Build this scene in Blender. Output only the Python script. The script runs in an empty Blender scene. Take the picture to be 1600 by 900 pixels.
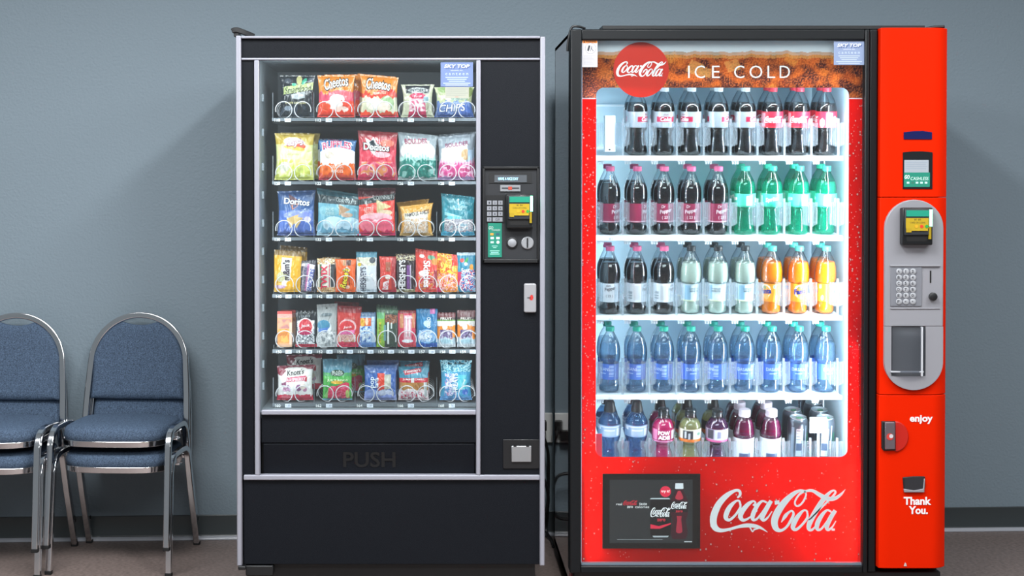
import bpy, math, random
from mathutils import Vector, Matrix, noise
random.seed(7)
SC = bpy.context.scene
COL = SC.collection

# ------------------------------------------------------------------ camera
F, VX, CY, HC, DC, PITCH = 2345.0, 680.0, 315.6, 1.375, 4.8, 0.0152
cam_d = bpy.data.cameras.new('camera')
cam = bpy.data.objects.new('camera', cam_d); COL.objects.link(cam)
cam_d.sensor_width = 36; cam_d.lens = 36*F/1600
cam_d.shift_x = (800-VX)/1600; cam_d.shift_y = -(450-CY)/1600
cam_d.clip_start = .05
cam.location = (0, -DC, HC); cam.rotation_euler = (math.pi/2-PITCH, 0, 0)
SC.camera = cam
# ------------------------------------------------------------------ light, exposure
SC.view_settings.view_transform = 'Standard'; SC.view_settings.look = 'None'
SC.view_settings.gamma = 1; SC.view_settings.exposure = 0.0
SC.view_settings.use_curve_mapping = False
SC.cycles.use_denoising = True
SC.cycles.max_bounces = 10; SC.cycles.transparent_max_bounces = 24
SC.cycles.transmission_bounces = 8; SC.cycles.glossy_bounces = 4; SC.cycles.diffuse_bounces = 5
SC.cycles.caustics_reflective = False; SC.cycles.caustics_refractive = False
SC.cycles.sample_clamp_indirect = 6.0
w = bpy.data.worlds.new('world'); SC.world = w; w.use_nodes = True
w.node_tree.nodes['Background'].inputs[0].default_value = (.62, .70, .76, 1)
w.node_tree.nodes['Background'].inputs[1].default_value = .32

def area_light(name, loc, rot, sx, sy, power, col, parent=None):
    d = bpy.data.lights.new(name, 'AREA'); d.shape = 'RECTANGLE'; d.size = sx; d.size_y = sy
    d.energy = power; d.color = col
    o = bpy.data.objects.new(name, d); COL.objects.link(o)
    o.rotation_euler = rot
    if parent is not None:
        o.parent = parent; o.location = Vector(loc)-parent.location
    else:
        o.location = loc
    return o
area_light('overhead_light', (-1.35, -1.4, 2.75), (0, 0, 0), 1.8, 1.0, 106, (.97, .99, 1))
area_light('overhead_light', (.40, -1.45, 2.75), (0, 0, 0), .2, 1.2, 66, (.97, .99, 1))  # added narrow light, placed to brighten the gap between the machines
area_light('overhead_light', (2.35, -1.4, 2.75), (0, 0, 0), 1.8, 1.0, 62, (.97, .99, 1))
area_light('overhead_light', (.41, -3.8, 2.75), (0, 0, 0), 3.0, 1.2, 125, (.97, .99, 1))
def strip_light(name, loc, direc, axis, length, width, power, col, parent=None):
    z = -Vector(direc).normalized(); y = Vector(axis); y = (y-z*y.dot(z)).normalized(); x = y.cross(z)
    rot = Matrix((x, y, z)).transposed().to_euler()
    return area_light(name, loc, rot, width, length, power, col, parent)

# ------------------------------------------------------------------ pixel -> place
def ray(px, py, y):
    a = (px-VX)/F; b = -(py-CY)/F
    t = (y+DC)/(math.cos(PITCH)+b*math.sin(PITCH))
    return t*a, HC+t*(-math.sin(PITCH)+b*math.cos(PITCH))
def FX(px, y=0, py=470): return ray(px, py, y)[0]
def FZ(py, y=0): return ray(VX, py, y)[1]
def S(n, y=0): return n*(DC+y)/F          # n pixels at depth y in metres

def lin(c):
    if isinstance(c, str):
        c = c.lstrip('#'); c = [int(c[i:i+2], 16)/255 for i in (0, 2, 4)]
    return tuple((x/12.92 if x <= .04045 else ((x+.055)/1.055)**2.4) for x in c[:3])

# ------------------------------------------------------------------ materials
MATS = {}
def nmat(name):
    m = bpy.data.materials.new(name); m.use_nodes = True
    nt = m.node_tree; return m, nt, nt.nodes['Principled BSDF']
def mat(name, col='#888888', rough=.5, metal=0, coat=0, bump=None, var=None, emit=None, spec=None, trans=None):
    """bump=(scale,strength[,detail]); var=(scale, amount) colour variation of the surface itself"""
    if name in MATS: return MATS[name]
    m, nt, b = nmat(name); c = lin(col)
    b.inputs['Base Color'].default_value = (*c, 1); b.inputs['Roughness'].default_value = rough
    b.inputs['Metallic'].default_value = metal; b.inputs['Coat Weight'].default_value = coat
    if spec is not None: b.inputs['Specular IOR Level'].default_value = spec
    if emit: b.inputs['Emission Color'].default_value = (*lin(emit[0]), 1); b.inputs['Emission Strength'].default_value = emit[1]
    tc = nt.nodes.new('ShaderNodeTexCoord')
    if bump:
        n = nt.nodes.new('ShaderNodeTexNoise'); n.inputs['Scale'].default_value = bump[0]; n.inputs['Detail'].default_value = bump[2] if len(bump) > 2 else 3
        nt.links.new(tc.outputs['Object'], n.inputs['Vector'])
        bp = nt.nodes.new('ShaderNodeBump'); bp.inputs['Strength'].default_value = bump[1]; bp.inputs['Distance'].default_value = .002
        nt.links.new(n.outputs['Fac'], bp.inputs['Height']); nt.links.new(bp.outputs['Normal'], b.inputs['Normal'])
    if var:
        n = nt.nodes.new('ShaderNodeTexNoise'); n.inputs['Scale'].default_value = var[0]; n.inputs['Detail'].default_value = 4
        nt.links.new(tc.outputs['Object'], n.inputs['Vector'])
        r = nt.nodes.new('ShaderNodeValToRGB'); k = var[1]
        r.color_ramp.elements[0].position = .3; r.color_ramp.elements[1].position = .7
        r.color_ramp.elements[0].color = (*[x*(1-k) for x in c], 1); r.color_ramp.elements[1].color = (*[min(1, x*(1+k)) for x in c], 1)
        nt.links.new(n.outputs['Fac'], r.inputs['Fac']); nt.links.new(r.outputs['Color'], b.inputs['Base Color'])
    MATS[name] = m; return m
def printed(name, rough=.4, coat=0, translucent=0, metal=0, spec=.5):
    """a print: its ink colours are stored on the mesh"""
    if name in MATS: return MATS[name]
    m, nt, b = nmat(name)
    a = nt.nodes.new('ShaderNodeAttribute'); a.attribute_name = 'ink'
    nt.links.new(a.outputs['Color'], b.inputs['Base Color'])
    b.inputs['Roughness'].default_value = rough; b.inputs['Coat Weight'].default_value = coat; b.inputs['Metallic'].default_value = metal
    b.inputs['Specular IOR Level'].default_value = spec
    if translucent:
        t = nt.nodes.new('ShaderNodeBsdfTranslucent'); nt.links.new(a.outputs['Color'], t.inputs['Color'])
        mx = nt.nodes.new('ShaderNodeMixShader'); mx.inputs[0].default_value = translucent
        nt.links.new(b.outputs[0], mx.inputs[1]); nt.links.new(t.outputs[0], mx.inputs[2])
        nt.links.new(mx.outputs[0], nt.nodes['Material Output'].inputs['Surface'])
    MATS[name] = m; return m
def clear(name, tint='#ffffff', refl=1.0, rough=.02, milk=0, milkcol='#ffffff', edge=None):
    """thin clear sheet: straight-through tint, Fresnel reflection, an optional milky share"""
    if name in MATS: return MATS[name]
    m, nt, b = nmat(name); nt.nodes.remove(b)
    t = nt.nodes.new('ShaderNodeBsdfTransparent'); t.inputs[0].default_value = (*lin(tint), 1)
    g = nt.nodes.new('ShaderNodeBsdfGlossy'); g.inputs['Roughness'].default_value = rough
    fr = nt.nodes.new('ShaderNodeLayerWeight'); fr.inputs['Blend'].default_value = .5
    pw = nt.nodes.new('ShaderNodeMath'); pw.operation = 'POWER'; pw.inputs[1].default_value = 5
    nt.links.new(fr.outputs['Facing'], pw.inputs[0])
    mul = nt.nodes.new('ShaderNodeMath'); mul.operation = 'MULTIPLY_ADD'; mul.inputs[1].default_value = .8*refl; mul.inputs[2].default_value = .04*refl; mul.use_clamp = True
    nt.links.new(pw.outputs[0], mul.inputs[0])
    if edge:      # the sheet is seen through more plastic where it turns away
        ep = nt.nodes.new('ShaderNodeMath'); ep.operation = 'POWER'; ep.inputs[1].default_value = 2.2
        nt.links.new(fr.outputs['Facing'], ep.inputs[0])
        em = nt.nodes.new('ShaderNodeMix'); em.data_type = 'RGBA'
        em.inputs[6].default_value = (*lin(tint), 1); em.inputs[7].default_value = (*lin(edge), 1)
        nt.links.new(ep.outputs[0], em.inputs[0]); nt.links.new(em.outputs[2], t.inputs[0])
    base = t
    if milk:
        d = nt.nodes.new('ShaderNodeBsdfDiffuse'); d.inputs[0].default_value = (*lin(milkcol), 1)
        tr = nt.nodes.new('ShaderNodeBsdfTranslucent'); tr.inputs[0].default_value = (*lin(milkcol), 1)
        a1 = nt.nodes.new('ShaderNodeMixShader'); a1.inputs[0].default_value = .5
        nt.links.new(d.outputs[0], a1.inputs[1]); nt.links.new(tr.outputs[0], a1.inputs[2])
        a2 = nt.nodes.new('ShaderNodeMixShader'); a2.inputs[0].default_value = milk
        nt.links.new(t.outputs[0], a2.inputs[1]); nt.links.new(a1.outputs[0], a2.inputs[2]); base = a2
    mx = nt.nodes.new('ShaderNodeMixShader'); nt.links.new(mul.outputs[0], mx.inputs[0])
    nt.links.new(base.outputs[0], mx.inputs[1]); nt.links.new(g.outputs[0], mx.inputs[2])
    nt.links.new(mx.outputs[0], nt.nodes['Material Output'].inputs['Surface'])
    MATS[name] = m; return m
def glass(name, tint, ior=1.3, rough=0, share=.6):
    """liquid seen through: part refracting, part straight through with its tint"""
    if name in MATS: return MATS[name]
    m, nt, b = nmat(name); nt.nodes.remove(b)
    g = nt.nodes.new('ShaderNodeBsdfGlass'); g.inputs['Color'].default_value = (*lin(tint), 1); g.inputs['IOR'].default_value = ior; g.inputs['Roughness'].default_value = rough
    t = nt.nodes.new('ShaderNodeBsdfTransparent'); t.inputs[0].default_value = (*lin(tint), 1)
    mx = nt.nodes.new('ShaderNodeMixShader'); mx.inputs[0].default_value = share
    nt.links.new(t.outputs[0], mx.inputs[1]); nt.links.new(g.outputs[0], mx.inputs[2])
    nt.links.new(mx.outputs[0], nt.nodes['Material Output'].inputs['Surface'])
    MATS[name] = m; return m

# ------------------------------------------------------------------ mesh builder
class MB:
    def __init__(s): s.v = []; s.f = []; s.c = []; s.mi = []; s.cur = (1, 1, 1); s.m = 0
    def add(s, vs, fs, col=None, m=None):
        o = len(s.v); s.v += [tuple(x) for x in vs]
        c = s.cur if col is None else (lin(col) if isinstance(col, str) else col)
        s.c += [c]*len(vs) if not isinstance(c, list) else c
        s.f += [tuple(o+i for i in f) for f in fs]; s.mi += [s.m if m is None else m]*len(fs)
        return s
    def box(s, x0, x1, y0, y1, z0, z1, col=None, m=None):
        x0, x1 = min(x0, x1), max(x0, x1); y0, y1 = min(y0, y1), max(y0, y1); z0, z1 = min(z0, z1), max(z0, z1)
        return s.add([(x0,y0,z0),(x1,y0,z0),(x1,y1,z0),(x0,y1,z0),(x0,y0,z1),(x1,y0,z1),(x1,y1,z1),(x0,y1,z1)],
              [(0,3,2,1),(4,5,6,7),(0,1,5,4),(1,2,6,5),(2,3,7,6),(3,0,4,7)], col, m)
    def pbox(s, px0, px1, py0, py1, y0, y1, col=None, m=None):
        """box whose front face (depth y0) covers the pixel rectangle"""
        return s.box(FX(px0, y0), FX(px1, y0), y0, y1, FZ(py1, y0), FZ(py0, y0), col, m)
    def prism(s, pts, y0, y1, col=None, m=None):
        """outline (x,z) counter-clockwise seen from the front, from depth y0 back to y1"""
        ar = sum(pts[i][0]*pts[(i+1) % len(pts)][1]-pts[(i+1) % len(pts)][0]*pts[i][1] for i in range(len(pts)))
        if ar < 0: pts = pts[::-1]
        n = len(pts)
        vs = [(x, y0, z) for x, z in pts]+[(x, y1, z) for x, z in pts]
        fs = [tuple(range(n)), tuple(range(2*n-1, n-1, -1))]+[(i, i+n, (i+1) % n+n, (i+1) % n) for i in range(n)]
        return s.add(vs, fs, col, m)
    def lathe(s, prof, seg=32, cx=0, cy=0, z0=0, rad=None, col=None, m=None, ax='z', close=True):
        """prof [(r,z)] bottom to top; rad(theta,z) multiplies r"""
        vs = []; fs = []; n = len(prof)
        for i in range(seg):
            t = 2*math.pi*i/seg
            for r, z in prof:
                k = r*(rad(t, z) if rad else 1)
                if ax == 'z': vs.append((cx+k*math.cos(t), cy+k*math.sin(t), z0+z))
                else: vs.append((cx+k*math.cos(t), cy-z, z0+k*math.sin(t)))   # axis towards the viewer
        for i in range(seg):
            j = (i+1) % seg
            for k in range(n-1): fs.append((i*n+k, j*n+k, j*n+k+1, i*n+k+1))
        if close:
            if prof[0][0] > 1e-6: fs.append(tuple(i*n for i in range(seg))[::-1])
            if prof[-1][0] > 1e-6: fs.append(tuple(i*n+n-1 for i in range(seg)))
        return s.add(vs, fs, col, m)
    def sweep(s, path, sec, ref=None, closed=False, col=None, m=None, cap=True):
        """carry the section [(a,b)] along path; ref fixes its a direction"""
        P = [Vector(p) for p in path]; n = len(P); k = len(sec); vs = []; fs = []
        last = None
        for i in range(n):
            if closed: t = P[(i+1) % n]-P[i-1]
            else: t = P[min(i+1, n-1)]-P[max(i-1, 0)]
            t.normalize()
            r = Vector(ref) if ref is not None else (last if last is not None else (Vector((0,0,1)) if abs(t.z) < .9 else Vector((1,0,0))))
            a = (r-t*r.dot(t)).normalized(); last = a; b = t.cross(a)
            for u, v in sec: vs.append(P[i]+a*u+b*v)
        for i in range(n if closed else n-1):
            j = (i+1) % n
            for q in range(k): fs.append((i*k+q, i*k+(q+1) % k, j*k+(q+1) % k, j*k+q))
        if cap and not closed: fs += [tuple(range(k))[::-1], tuple((n-1)*k+q for q in range(k))]
        return s.add(vs, fs, col, m)
    def tube(s, path, r, seg=8, **kw):
        return s.sweep(path, [(r*math.cos(2*math.pi*i/seg), r*math.sin(2*math.pi*i/seg)) for i in range(seg)], **kw)
    def grid(s, nu, nv, fn, cfn=None, m=None, flip=False):
        vs = []; cs = []
        for j in range(nv+1):
            for i in range(nu+1):
                u, v = i/nu, j/nv; vs.append(fn(u, v)); cs.append(cfn(u, v) if cfn else s.cur)
        fs = []
        for j in range(nv):
            for i in range(nu):
                q = (j*(nu+1)+i, j*(nu+1)+i+1, (j+1)*(nu+1)+i+1, (j+1)*(nu+1)+i)
                fs.append(q[::-1] if flip else q)
        return s.add(vs, fs, cs, m)
    def flat(s, pts2, fs, place, col=None, m=None):
        return s.add([place(x, z) for x, z in pts2], fs, col, m)
    def build(s, name, mats, parent=None, bevel=0, seg=2, ink=False, sharp=35, loc=None, smooth=True):
        me = bpy.data.meshes.new(name)
        off = Vector(loc) if loc is not None else (world_loc(parent) if parent is not None else Vector((0, 0, 0)))
        me.from_pydata([(x-off.x, y-off.y, z-off.z) for x, y, z in s.v], [], s.f)
        for mm in (mats if isinstance(mats, (list, tuple)) else [mats]): me.materials.append(mm)
        me.polygons.foreach_set('material_index', s.mi)
        me.polygons.foreach_set('use_smooth', [smooth]*len(s.f))
        me.update()
        if smooth: me.set_sharp_from_angle(angle=math.radians(sharp))
        if ink:
            at = me.color_attributes.new('ink', 'FLOAT_COLOR', 'POINT')
            at.data.foreach_set('color', [q for c in s.c for q in (*c, 1.0)])
        o = bpy.data.objects.new(name, me); COL.objects.link(o)
        if parent is not None: o.parent = parent
        if loc is not None: o.location = off if parent is None else off-world_loc(parent)
        if bevel:
            b = o.modifiers.new('bevel', 'BEVEL'); b.width = bevel; b.segments = seg; b.limit_method = 'ANGLE'; b.angle_limit = math.radians(40)
        return o
def world_loc(o):
    p = Vector((0, 0, 0))
    while o is not None: p += o.location; o = o.parent
    return p
def tag(o, label=None, cat=None, group=None, kind=None):
    if label: o['label'] = label
    if cat: o['category'] = cat
    if group: o['group'] = group
    if kind: o['kind'] = kind
    return o
def thing(name, label, cat, loc, group=None):
    o = bpy.data.objects.new(name, None); COL.objects.link(o); o.location = loc; o.empty_display_size = .1
    return tag(o, label, cat, group)
def copy_tree(o, parent=None):
    c = o.copy(); COL.objects.link(c)
    if parent is not None: c.parent = parent
    for ch in o.children: copy_tree(ch, c)
    return c

# ------------------------------------------------------------------ lettering
_T = {}
def letters(s, bold=0.0, shear=0.0, mono=False, space=1.0):
    """outline text as triangles in a unit box: x,z in 0..1, plus its aspect w/h"""
    k = (s, bold, shear, space)
    if k in _T: return _T[k]
    c = bpy.data.curves.new('t', 'FONT'); c.body = s; c.offset = bold; c.shear = shear; c.space_character = space; c.resolution_u = 3; c.fill_mode = 'FRONT'; c.dimensions = '2D'
    o = bpy.data.objects.new('t', c); me = bpy.data.meshes.new_from_object(o)
    v = [(p.co.x, p.co.y) for p in me.vertices]; f = [tuple(p.vertices) for p in me.polygons]
    bpy.data.objects.remove(o); bpy.data.curves.remove(c); bpy.data.meshes.remove(me)
    x0 = min(p[0] for p in v); x1 = max(p[0] for p in v); z0 = min(p[1] for p in v); z1 = max(p[1] for p in v)
    out = ([((x-x0)/(x1-x0), (z-z0)/(z1-z0)) for x, z in v], f, (x1-x0)/(z1-z0))
    _T[k] = out; return out
def put_text(mb, s, cx, cy, w, h, place, col, bold=.01, shear=0, rot=0, m=None, arch=0, space=1.0):
    """text centred at pixel (cx,cy), w x h pixels, rot degrees counter-clockwise; place(px,py) -> point"""
    v, f, a = letters(s, bold, shear, space=space)
    ca, sa = math.cos(math.radians(rot)), math.sin(math.radians(rot))
    vs = []
    for x, z in v:
        dx = (x-.5)*w; dz = (z-.5)*h + arch*(1-(2*x-1)**2)
        vs.append(place(cx+dx*ca-dz*sa, cy-(dx*sa+dz*ca)))
    mb.add(vs, f, col, m)
def crom(pts, sub=8):
    out = []; n = len(pts)
    for i in range(n-1):
        p0 = pts[max(i-1, 0)]; p1 = pts[i]; p2 = pts[i+1]; p3 = pts[min(i+2, n-1)]
        for k in range(sub):
            t = k/sub
            out.append(tuple(.5*((2*b)+(-a+c)*t+(2*a-5*b+4*c-d)*t*t+(-a+3*b-3*c+d)*t**3) for a, b, c, d in zip(p0, p1, p2, p3)))
    out.append(tuple(pts[-1])); return out
SCRIPT = [
 [(350,215,14),(378,185,24),(372,145,26),(325,140,26),(240,190,46),(160,275,58),(112,375,64),(98,460,62),(118,525,56),(175,555,36),(260,545,26),(350,520,26),(440,503,36),(530,508,34),(600,530,22),(668,573,3)],
 [(470,500,10),(505,560,12),(515,572,3)], [(515,572,3),(530,545,14),(575,535,10)],
 [(385,300,18),(372,250,16),(335,250,20),(275,305,40),(238,375,46),(232,425,40),(268,445,26),(325,400,22),(372,335,22),(385,300,18)],
 [(375,260,14),(390,330,12),(420,330,10),(500,255,10)],
 [(520,300,26),(540,268,18),(515,250,18),(465,280,36),(405,350,46),(383,410,44),(415,448,28),(480,420,16),(560,345,12)],
 [(660,265,18),(610,250,20),(555,305,36),(515,390,42),(515,440,30),(555,435,20),(625,350,18),(680,260,18)],
 [(705,245,36),(650,340,42),(612,420,40),(630,448,26),(670,420,16),(715,355,8)],
 [(742,266,36),(792,260,36)],
 [(1062,142,16),(1000,142,26),(930,180,42),(845,260,58),(775,360,66),(740,455,64),(755,530,52),(805,556,28),(865,520,22),(918,440,26),(940,380,22),(920,350,16),(880,375,24),(850,410,32),(812,470,6)],
 [(1055,145,14),(1070,185,16),(1040,255,18),(995,298,16),(960,290,16),(958,245,16),(1005,175,18),(1070,145,22),(1140,142,28),(1215,185,38),(1290,222,42),(1370,222,34),(1435,180,24),(1482,126,3)],
 [(1088,390,18),(1075,350,16),(1040,350,20),(985,410,40),(945,480,46),(935,530,38),(970,545,26),(1030,495,22),(1080,430,22),(1088,390,18)],
 [(1085,350,10),(1100,440,10),(1160,390,12),(1250,300,16),(1345,205,20),(1378,160,20),(1365,138,16),(1325,155,24),(1250,235,44),(1170,360,50),(1112,470,48),(1100,535,36),(1135,548,22),(1190,490,12)],
 [(1335,360,18),(1290,345,20),(1235,400,36),(1190,485,44),(1190,540,32),(1230,540,20),(1300,450,18),(1350,360,18)],
 [(1378,345,36),(1325,430,42),(1290,515,40),(1305,548,26),(1345,520,16),(1385,455,8)],
 [(1340,546,20),(1374,546,20)],
]
def put_script(mb, x0, y0, x1, y1, place, col, m=None):
    """the flowing two-word script, fitted to a pixel box"""
    kx = (x1-x0)/(1482-62); ky = (y1-y0)/(573-126)
    for n_, st in enumerate(SCRIPT):
        P = crom(st, 6); vs = []; fs = []
        for i, (x, y, wd) in enumerate(P):
            a = P[max(i-1, 0)]; b = P[min(i+1, len(P)-1)]
            tx, ty = b[0]-a[0], b[1]-a[1]; L = math.hypot(tx, ty) or 1
            wd = wd*1.12+1; nx, ny = -ty/L*wd/2, tx/L*wd/2
            for q in (1, -1): vs.append(place(x0+(x+q*nx-62)*kx, y0+(y+q*ny-126)*ky, n_))
        for i in range(len(P)-1): fs.append((2*i, 2*i+1, 2*i+3, 2*i+2))
        mb.add(vs, fs, col, m)
def onplane(y):
    return lambda px, py, n_=0: (FX(px, y), y-n_*.00003, FZ(py, y))
def disc_pts(cx, cy, r, y, n=48, ry=None):
    return [(FX(cx+r*math.cos(2*math.pi*i/n), y), FZ(cy+(ry or r)*math.sin(2*math.pi*i/n), y)) for i in range(n)]
def rrect(px0, px1, py0, py1, r, y, n=8):
    out = []
    for cx, cy, a0 in ((px1-r, py0+r, -90), (px1-r, py1-r, 0), (px0+r, py1-r, 90), (px0+r, py0+r, 180)):
        for i in range(n+1):
            a = math.radians(a0+90*i/n); out.append((FX(cx+r*math.cos(a), y), FZ(cy+r*math.sin(a), y)))
    return out
# ------------------------------------------------------------------ room
def wall_y(x): return .9527+.0463*x
m_wall = mat('wall_paint', '#81909a', .62, bump=(105, 1.0, 4), spec=.35)
mb = MB(); x0, x1 = -3.6, 4.2
mb.add([(x0,wall_y(x0),0),(x1,wall_y(x1),0),(x1,wall_y(x1)+.12,0),(x0,wall_y(x0)+.12,0),(x0,wall_y(x0),2.8),(x1,wall_y(x1),2.8),(x1,wall_y(x1)+.12,2.8),(x0,wall_y(x0)+.12,2.8)],
       [(0,3,2,1),(4,5,6,7),(0,1,5,4),(1,2,6,5),(2,3,7,6),(3,0,4,7)])
tag(mb.build('wall_back', m_wall), 'grey green painted wall with fine orange peel texture', kind='structure')
m_floor = mat('floor_concrete', '#7c6e69', .42, bump=(90, .15), var=(75, .30), spec=.35)
mb = MB().box(-3.6, 4.2, -7, 1.2, -.06, 0)
tag(mb.build('floor', m_floor), 'brown grey mottled floor', kind='structure')
m_base = mat('cove_rubber', '#3a4042', .30, spec=.5, bump=(9, .05))
prof = [(0, 0), (-.017, 0), (-.0165, .003), (-.013, .007), (-.0075, .012), (-.004, .02), (-.004, .091), (-.002, .0936), (0, .0936)]
mb = MB()
for k in range(2):
    pass
vs = [(x, wall_y(x)+d, z) for x in (x0, x1) for d, z in prof]; n = len(prof)
mb.add(vs, [(i, i+n, (i+1) % n+n, (i+1) % n) for i in range(n)])
tag(mb.build('baseboard_back', m_base), 'dark rubber cove base along the foot of the wall', kind='structure')
m_glint = mat('toe_glint', '#aeb0b8', .28, spec=.6)  # added pale strip stands in for the shine on the glossy toe
prof = [(-.004, .001), (-.0185, .001), (-.0185, .004), (-.0160, .0085), (-.0110, .0125), (-.004, .0145)]
mb = MB(); n = len(prof); vs = [(x, wall_y(x)+d, z) for x in (x0, x1) for d, z in prof]
mb.add(vs, [(i, i+n, (i+1) % n+n, (i+1) % n) for i in range(n)])
tag(mb.build('glint_strip', m_glint), 'pale strip added for the glint where the cove base meets the floor', kind='structure')

# ------------------------------------------------------------------ chairs
m_fab = mat('blue_weave', '#4d5d72', .9, bump=(420, .9, 2), var=(260, .5), spec=.2)
m_chr = mat('chrome', '#e4e4e6', .13, metal=1)
m_foot = mat('black_rubber', '#151516', .6)
def make_chair(label, loc, rz):
    t = thing('banquet_chair', label, 'chair', (0, 0, 0), 'stacked blue banquet chairs')
    # seat cushion: puffy, rounded front corners
    def outline(a):
        c, s_ = math.cos(a), math.sin(a); e = 5.0 if s_ > 0 else 3.6
        r = (abs(c)**e+abs(s_)**e)**(-1/e)
        return r*c*.186, -.028+r*s_*.174
    def seat(u, v):
        x, y = outline(2*math.pi*u)
        if v < .25: k, z = 1+.02*math.sin(v/.25*math.pi), .379+v/.25*.03
        else:
            q = (v-.25)/.75; k = math.cos(q*math.pi/2)**.45 if q < 1 else 0; z = .409+.024*math.sin(q*math.pi/2)
        return (x*k, -.028+(y+.028)*k, z)
    mb = MB(); mb.grid(56, 18, seat)
    s_ = mb.build('seat', m_fab, t, sharp=80)
    P = [(*outline(2*math.pi*i/56), .357) for i in range(56)]
    mb = MB(); mb.sweep([(x*1.005, y*1.005, .368) for x, y, z in P], [(.011, -.004), (.011, .004), (-.011, .004), (-.011, -.004)], ref=(0, 0, 1), closed=True)
    mb.add([(x*.99, y*.99, .36) for x, y, z in P], [tuple(range(56))])
    tag(mb.build('seat_trim', m_chr, t, bevel=.002), 'chrome band under the seat')
    # back hoop
    def lean(z): return .150+(z-.36)*.17
    hp = [(-.192, .36), (-.188, .48), (-.180, .60)]
    hp += [(-.178*math.cos(a*math.pi/18), .612+.178*math.sin(a*math.pi/18)) for a in range(1, 18)]
    hp += [(.180, .60), (.188, .48), (.192, .36)]
    hp = crom(hp, 3)
    mb = MB(); sec = [(.0115, -.009), (.0115, .009), (-.0115, .009), (-.0115, -.009)]
    mb.sweep([(x, lean(z), z) for x, z in hp], [(b, a) for a, b in sec], ref=(0, 1, -.17))
    tag(mb.build('back_frame', m_chr, t, bevel=.004, seg=3), 'chrome hoop of the backrest')
    def halfw(z):
        if z < .612: return .168+(.612-z)*.045
        return math.sqrt(max(0, .169**2-(z-.612)**2))
    def pad(side):
        def f(u, v):
            s2 = 2*u-1
            xw = .172*s2
            top = .612+math.sqrt(max(.0, .169**2-(min(abs(xw), .1685))**2))-.003
            top = min(top, .752+.017*(abs(xw)/.075)**2) if abs(xw) < .09 else top
            top = max(top, .55); z = .476+(top-.476)*v
            x = s2*min(.176, halfw(min(z, .6)))
            if z > .6: x = xw
            e = min(1, (1-abs(s2))/.10, (1-v)/.10, v/.12); e = math.sqrt(max(0, 1-(1-e)**2))
            return (x, lean(z)-(.003+.013*e if side > 0 else -.006), z)
        return f
    mb = MB(); mb.grid(44, 30, pad(1)); mb.grid(44, 30, pad(-1), flip=True)
    mb.build('backrest', m_fab, t, sharp=80)
    for sg in (-1, 1):
        p = [(.212, -.233, .008), (.2105, -.214, .17), (.209, -.196, .33), (.209, -.190, .365), (.2085, -.172, .395), (.2085, -.14, .411), (.2085, -.09, .414), (.2075, -.01, .412), (.207, .035, .405), (.2065, .064, .385), (.206, .080, .355), (.206, .13, .22), (.206, .222, .008)]
        p = crom([(sg*a, b, c) for a, b, c in p], 4)
        mb = MB(); mb.sweep(p, [(.0108, -.0095), (.0108, .0095), (-.0108, .0095), (-.0108, -.0095)], ref=(1, 0, 0))
        lf = tag(mb.build('leg_frame', m_chr, t, bevel=.003), 'chrome arch making a front and a rear leg')
        for q in (p[0], p[-1]):
            MB().box(q[0]-.0116, q[0]+.0116, q[1]-.0103, q[1]+.0103, 0, .014).build('foot_cap', m_foot, lf, bevel=.002)
    mb = MB(); mb.box(-.2, .2, -.02, .02, .353, .36); mb.box(-.2, .2, .12, .15, .353, .372)
    mb.build('under_frame', m_chr, t, bevel=.002)
    t.location = loc; t.rotation_euler = (0, 0, rz); t.scale = (1, 1, .978)
    return t
def chair_copy(src, label, loc, rz):
    c = copy_tree(src); c['label'] = label; c.location = loc; c.rotation_euler = (0, 0, rz); return c
R1 = math.radians(-4); CX, CYY = -1.118, .622
ch = make_chair('lower blue chrome chair of the stack next to the snack machine', (CX, CYY, 0), R1)
chair_copy(ch, 'upper blue chrome chair stacked nearest the snack machine', (CX-.002-.003, CYY-.012, .092), R1)
R2 = math.radians(-3.2); DX, DY = CX-.452, CYY-.024
chair_copy(ch, 'lower blue chrome chair of the stack cut off by the photo edge', (DX, DY, 0), R2)
chair_copy(ch, 'upper blue chrome chair of the stack cut off by the photo edge', (DX-.005, DY-.012, .092), R2)

# ------------------------------------------------------------------ wall outlet and cords between the machines
m_wht = mat('white_plastic', '#f0f0ee', .4)
m_blk = mat('black_cord', '#0e0e10', .5)
t = thing('wall_outlet', 'white wall outlet plate between the two machines', 'outlet', (.375, wall_y(.375), .42))
x_l, x_r = .27, .452; yw = wall_y(.36)
z0, z1 = FZ(691, yw), FZ(645, yw)
mb = MB(); mb.box(x_l, x_r, wall_y(x_l)-.008, wall_y(x_r)+.01, z0, z1); mb.build('plate', m_wht, t, bevel=.003)
for xs in (.32, .41):
    for zz in (.28, .72):
        zc = z0+(z1-z0)*zz
        MB().prism([(xs+.017*math.cos(a*math.pi/10), zc+.015*math.sin(a*math.pi/10)) for a in range(20)], wall_y(xs)-.0125, wall_y(xs)-.005).build('socket', m_wht, t)
zc = z0+(z1-z0)*.6
mb = MB(); mb.box(.385, .425, yw-.06, yw-.014, zc-.014, zc+.02)
mb.tube(crom([(.405, yw-.058, zc), (.412, yw-.08, zc-.03), (.43, yw-.07, zc-.10), (.432, yw-.06, zc-.2), (.43, yw-.05, .12), (.425, yw-.03, .03), (.44, yw-.1, .008), (.44, yw-.2, .0065)], 6), .006)
tag(mb.build('power_cord', m_blk), 'black power cord plugged into the wall outlet and hanging to the floor', 'cord')
zc = z0+(z1-z0)*.3
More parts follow.
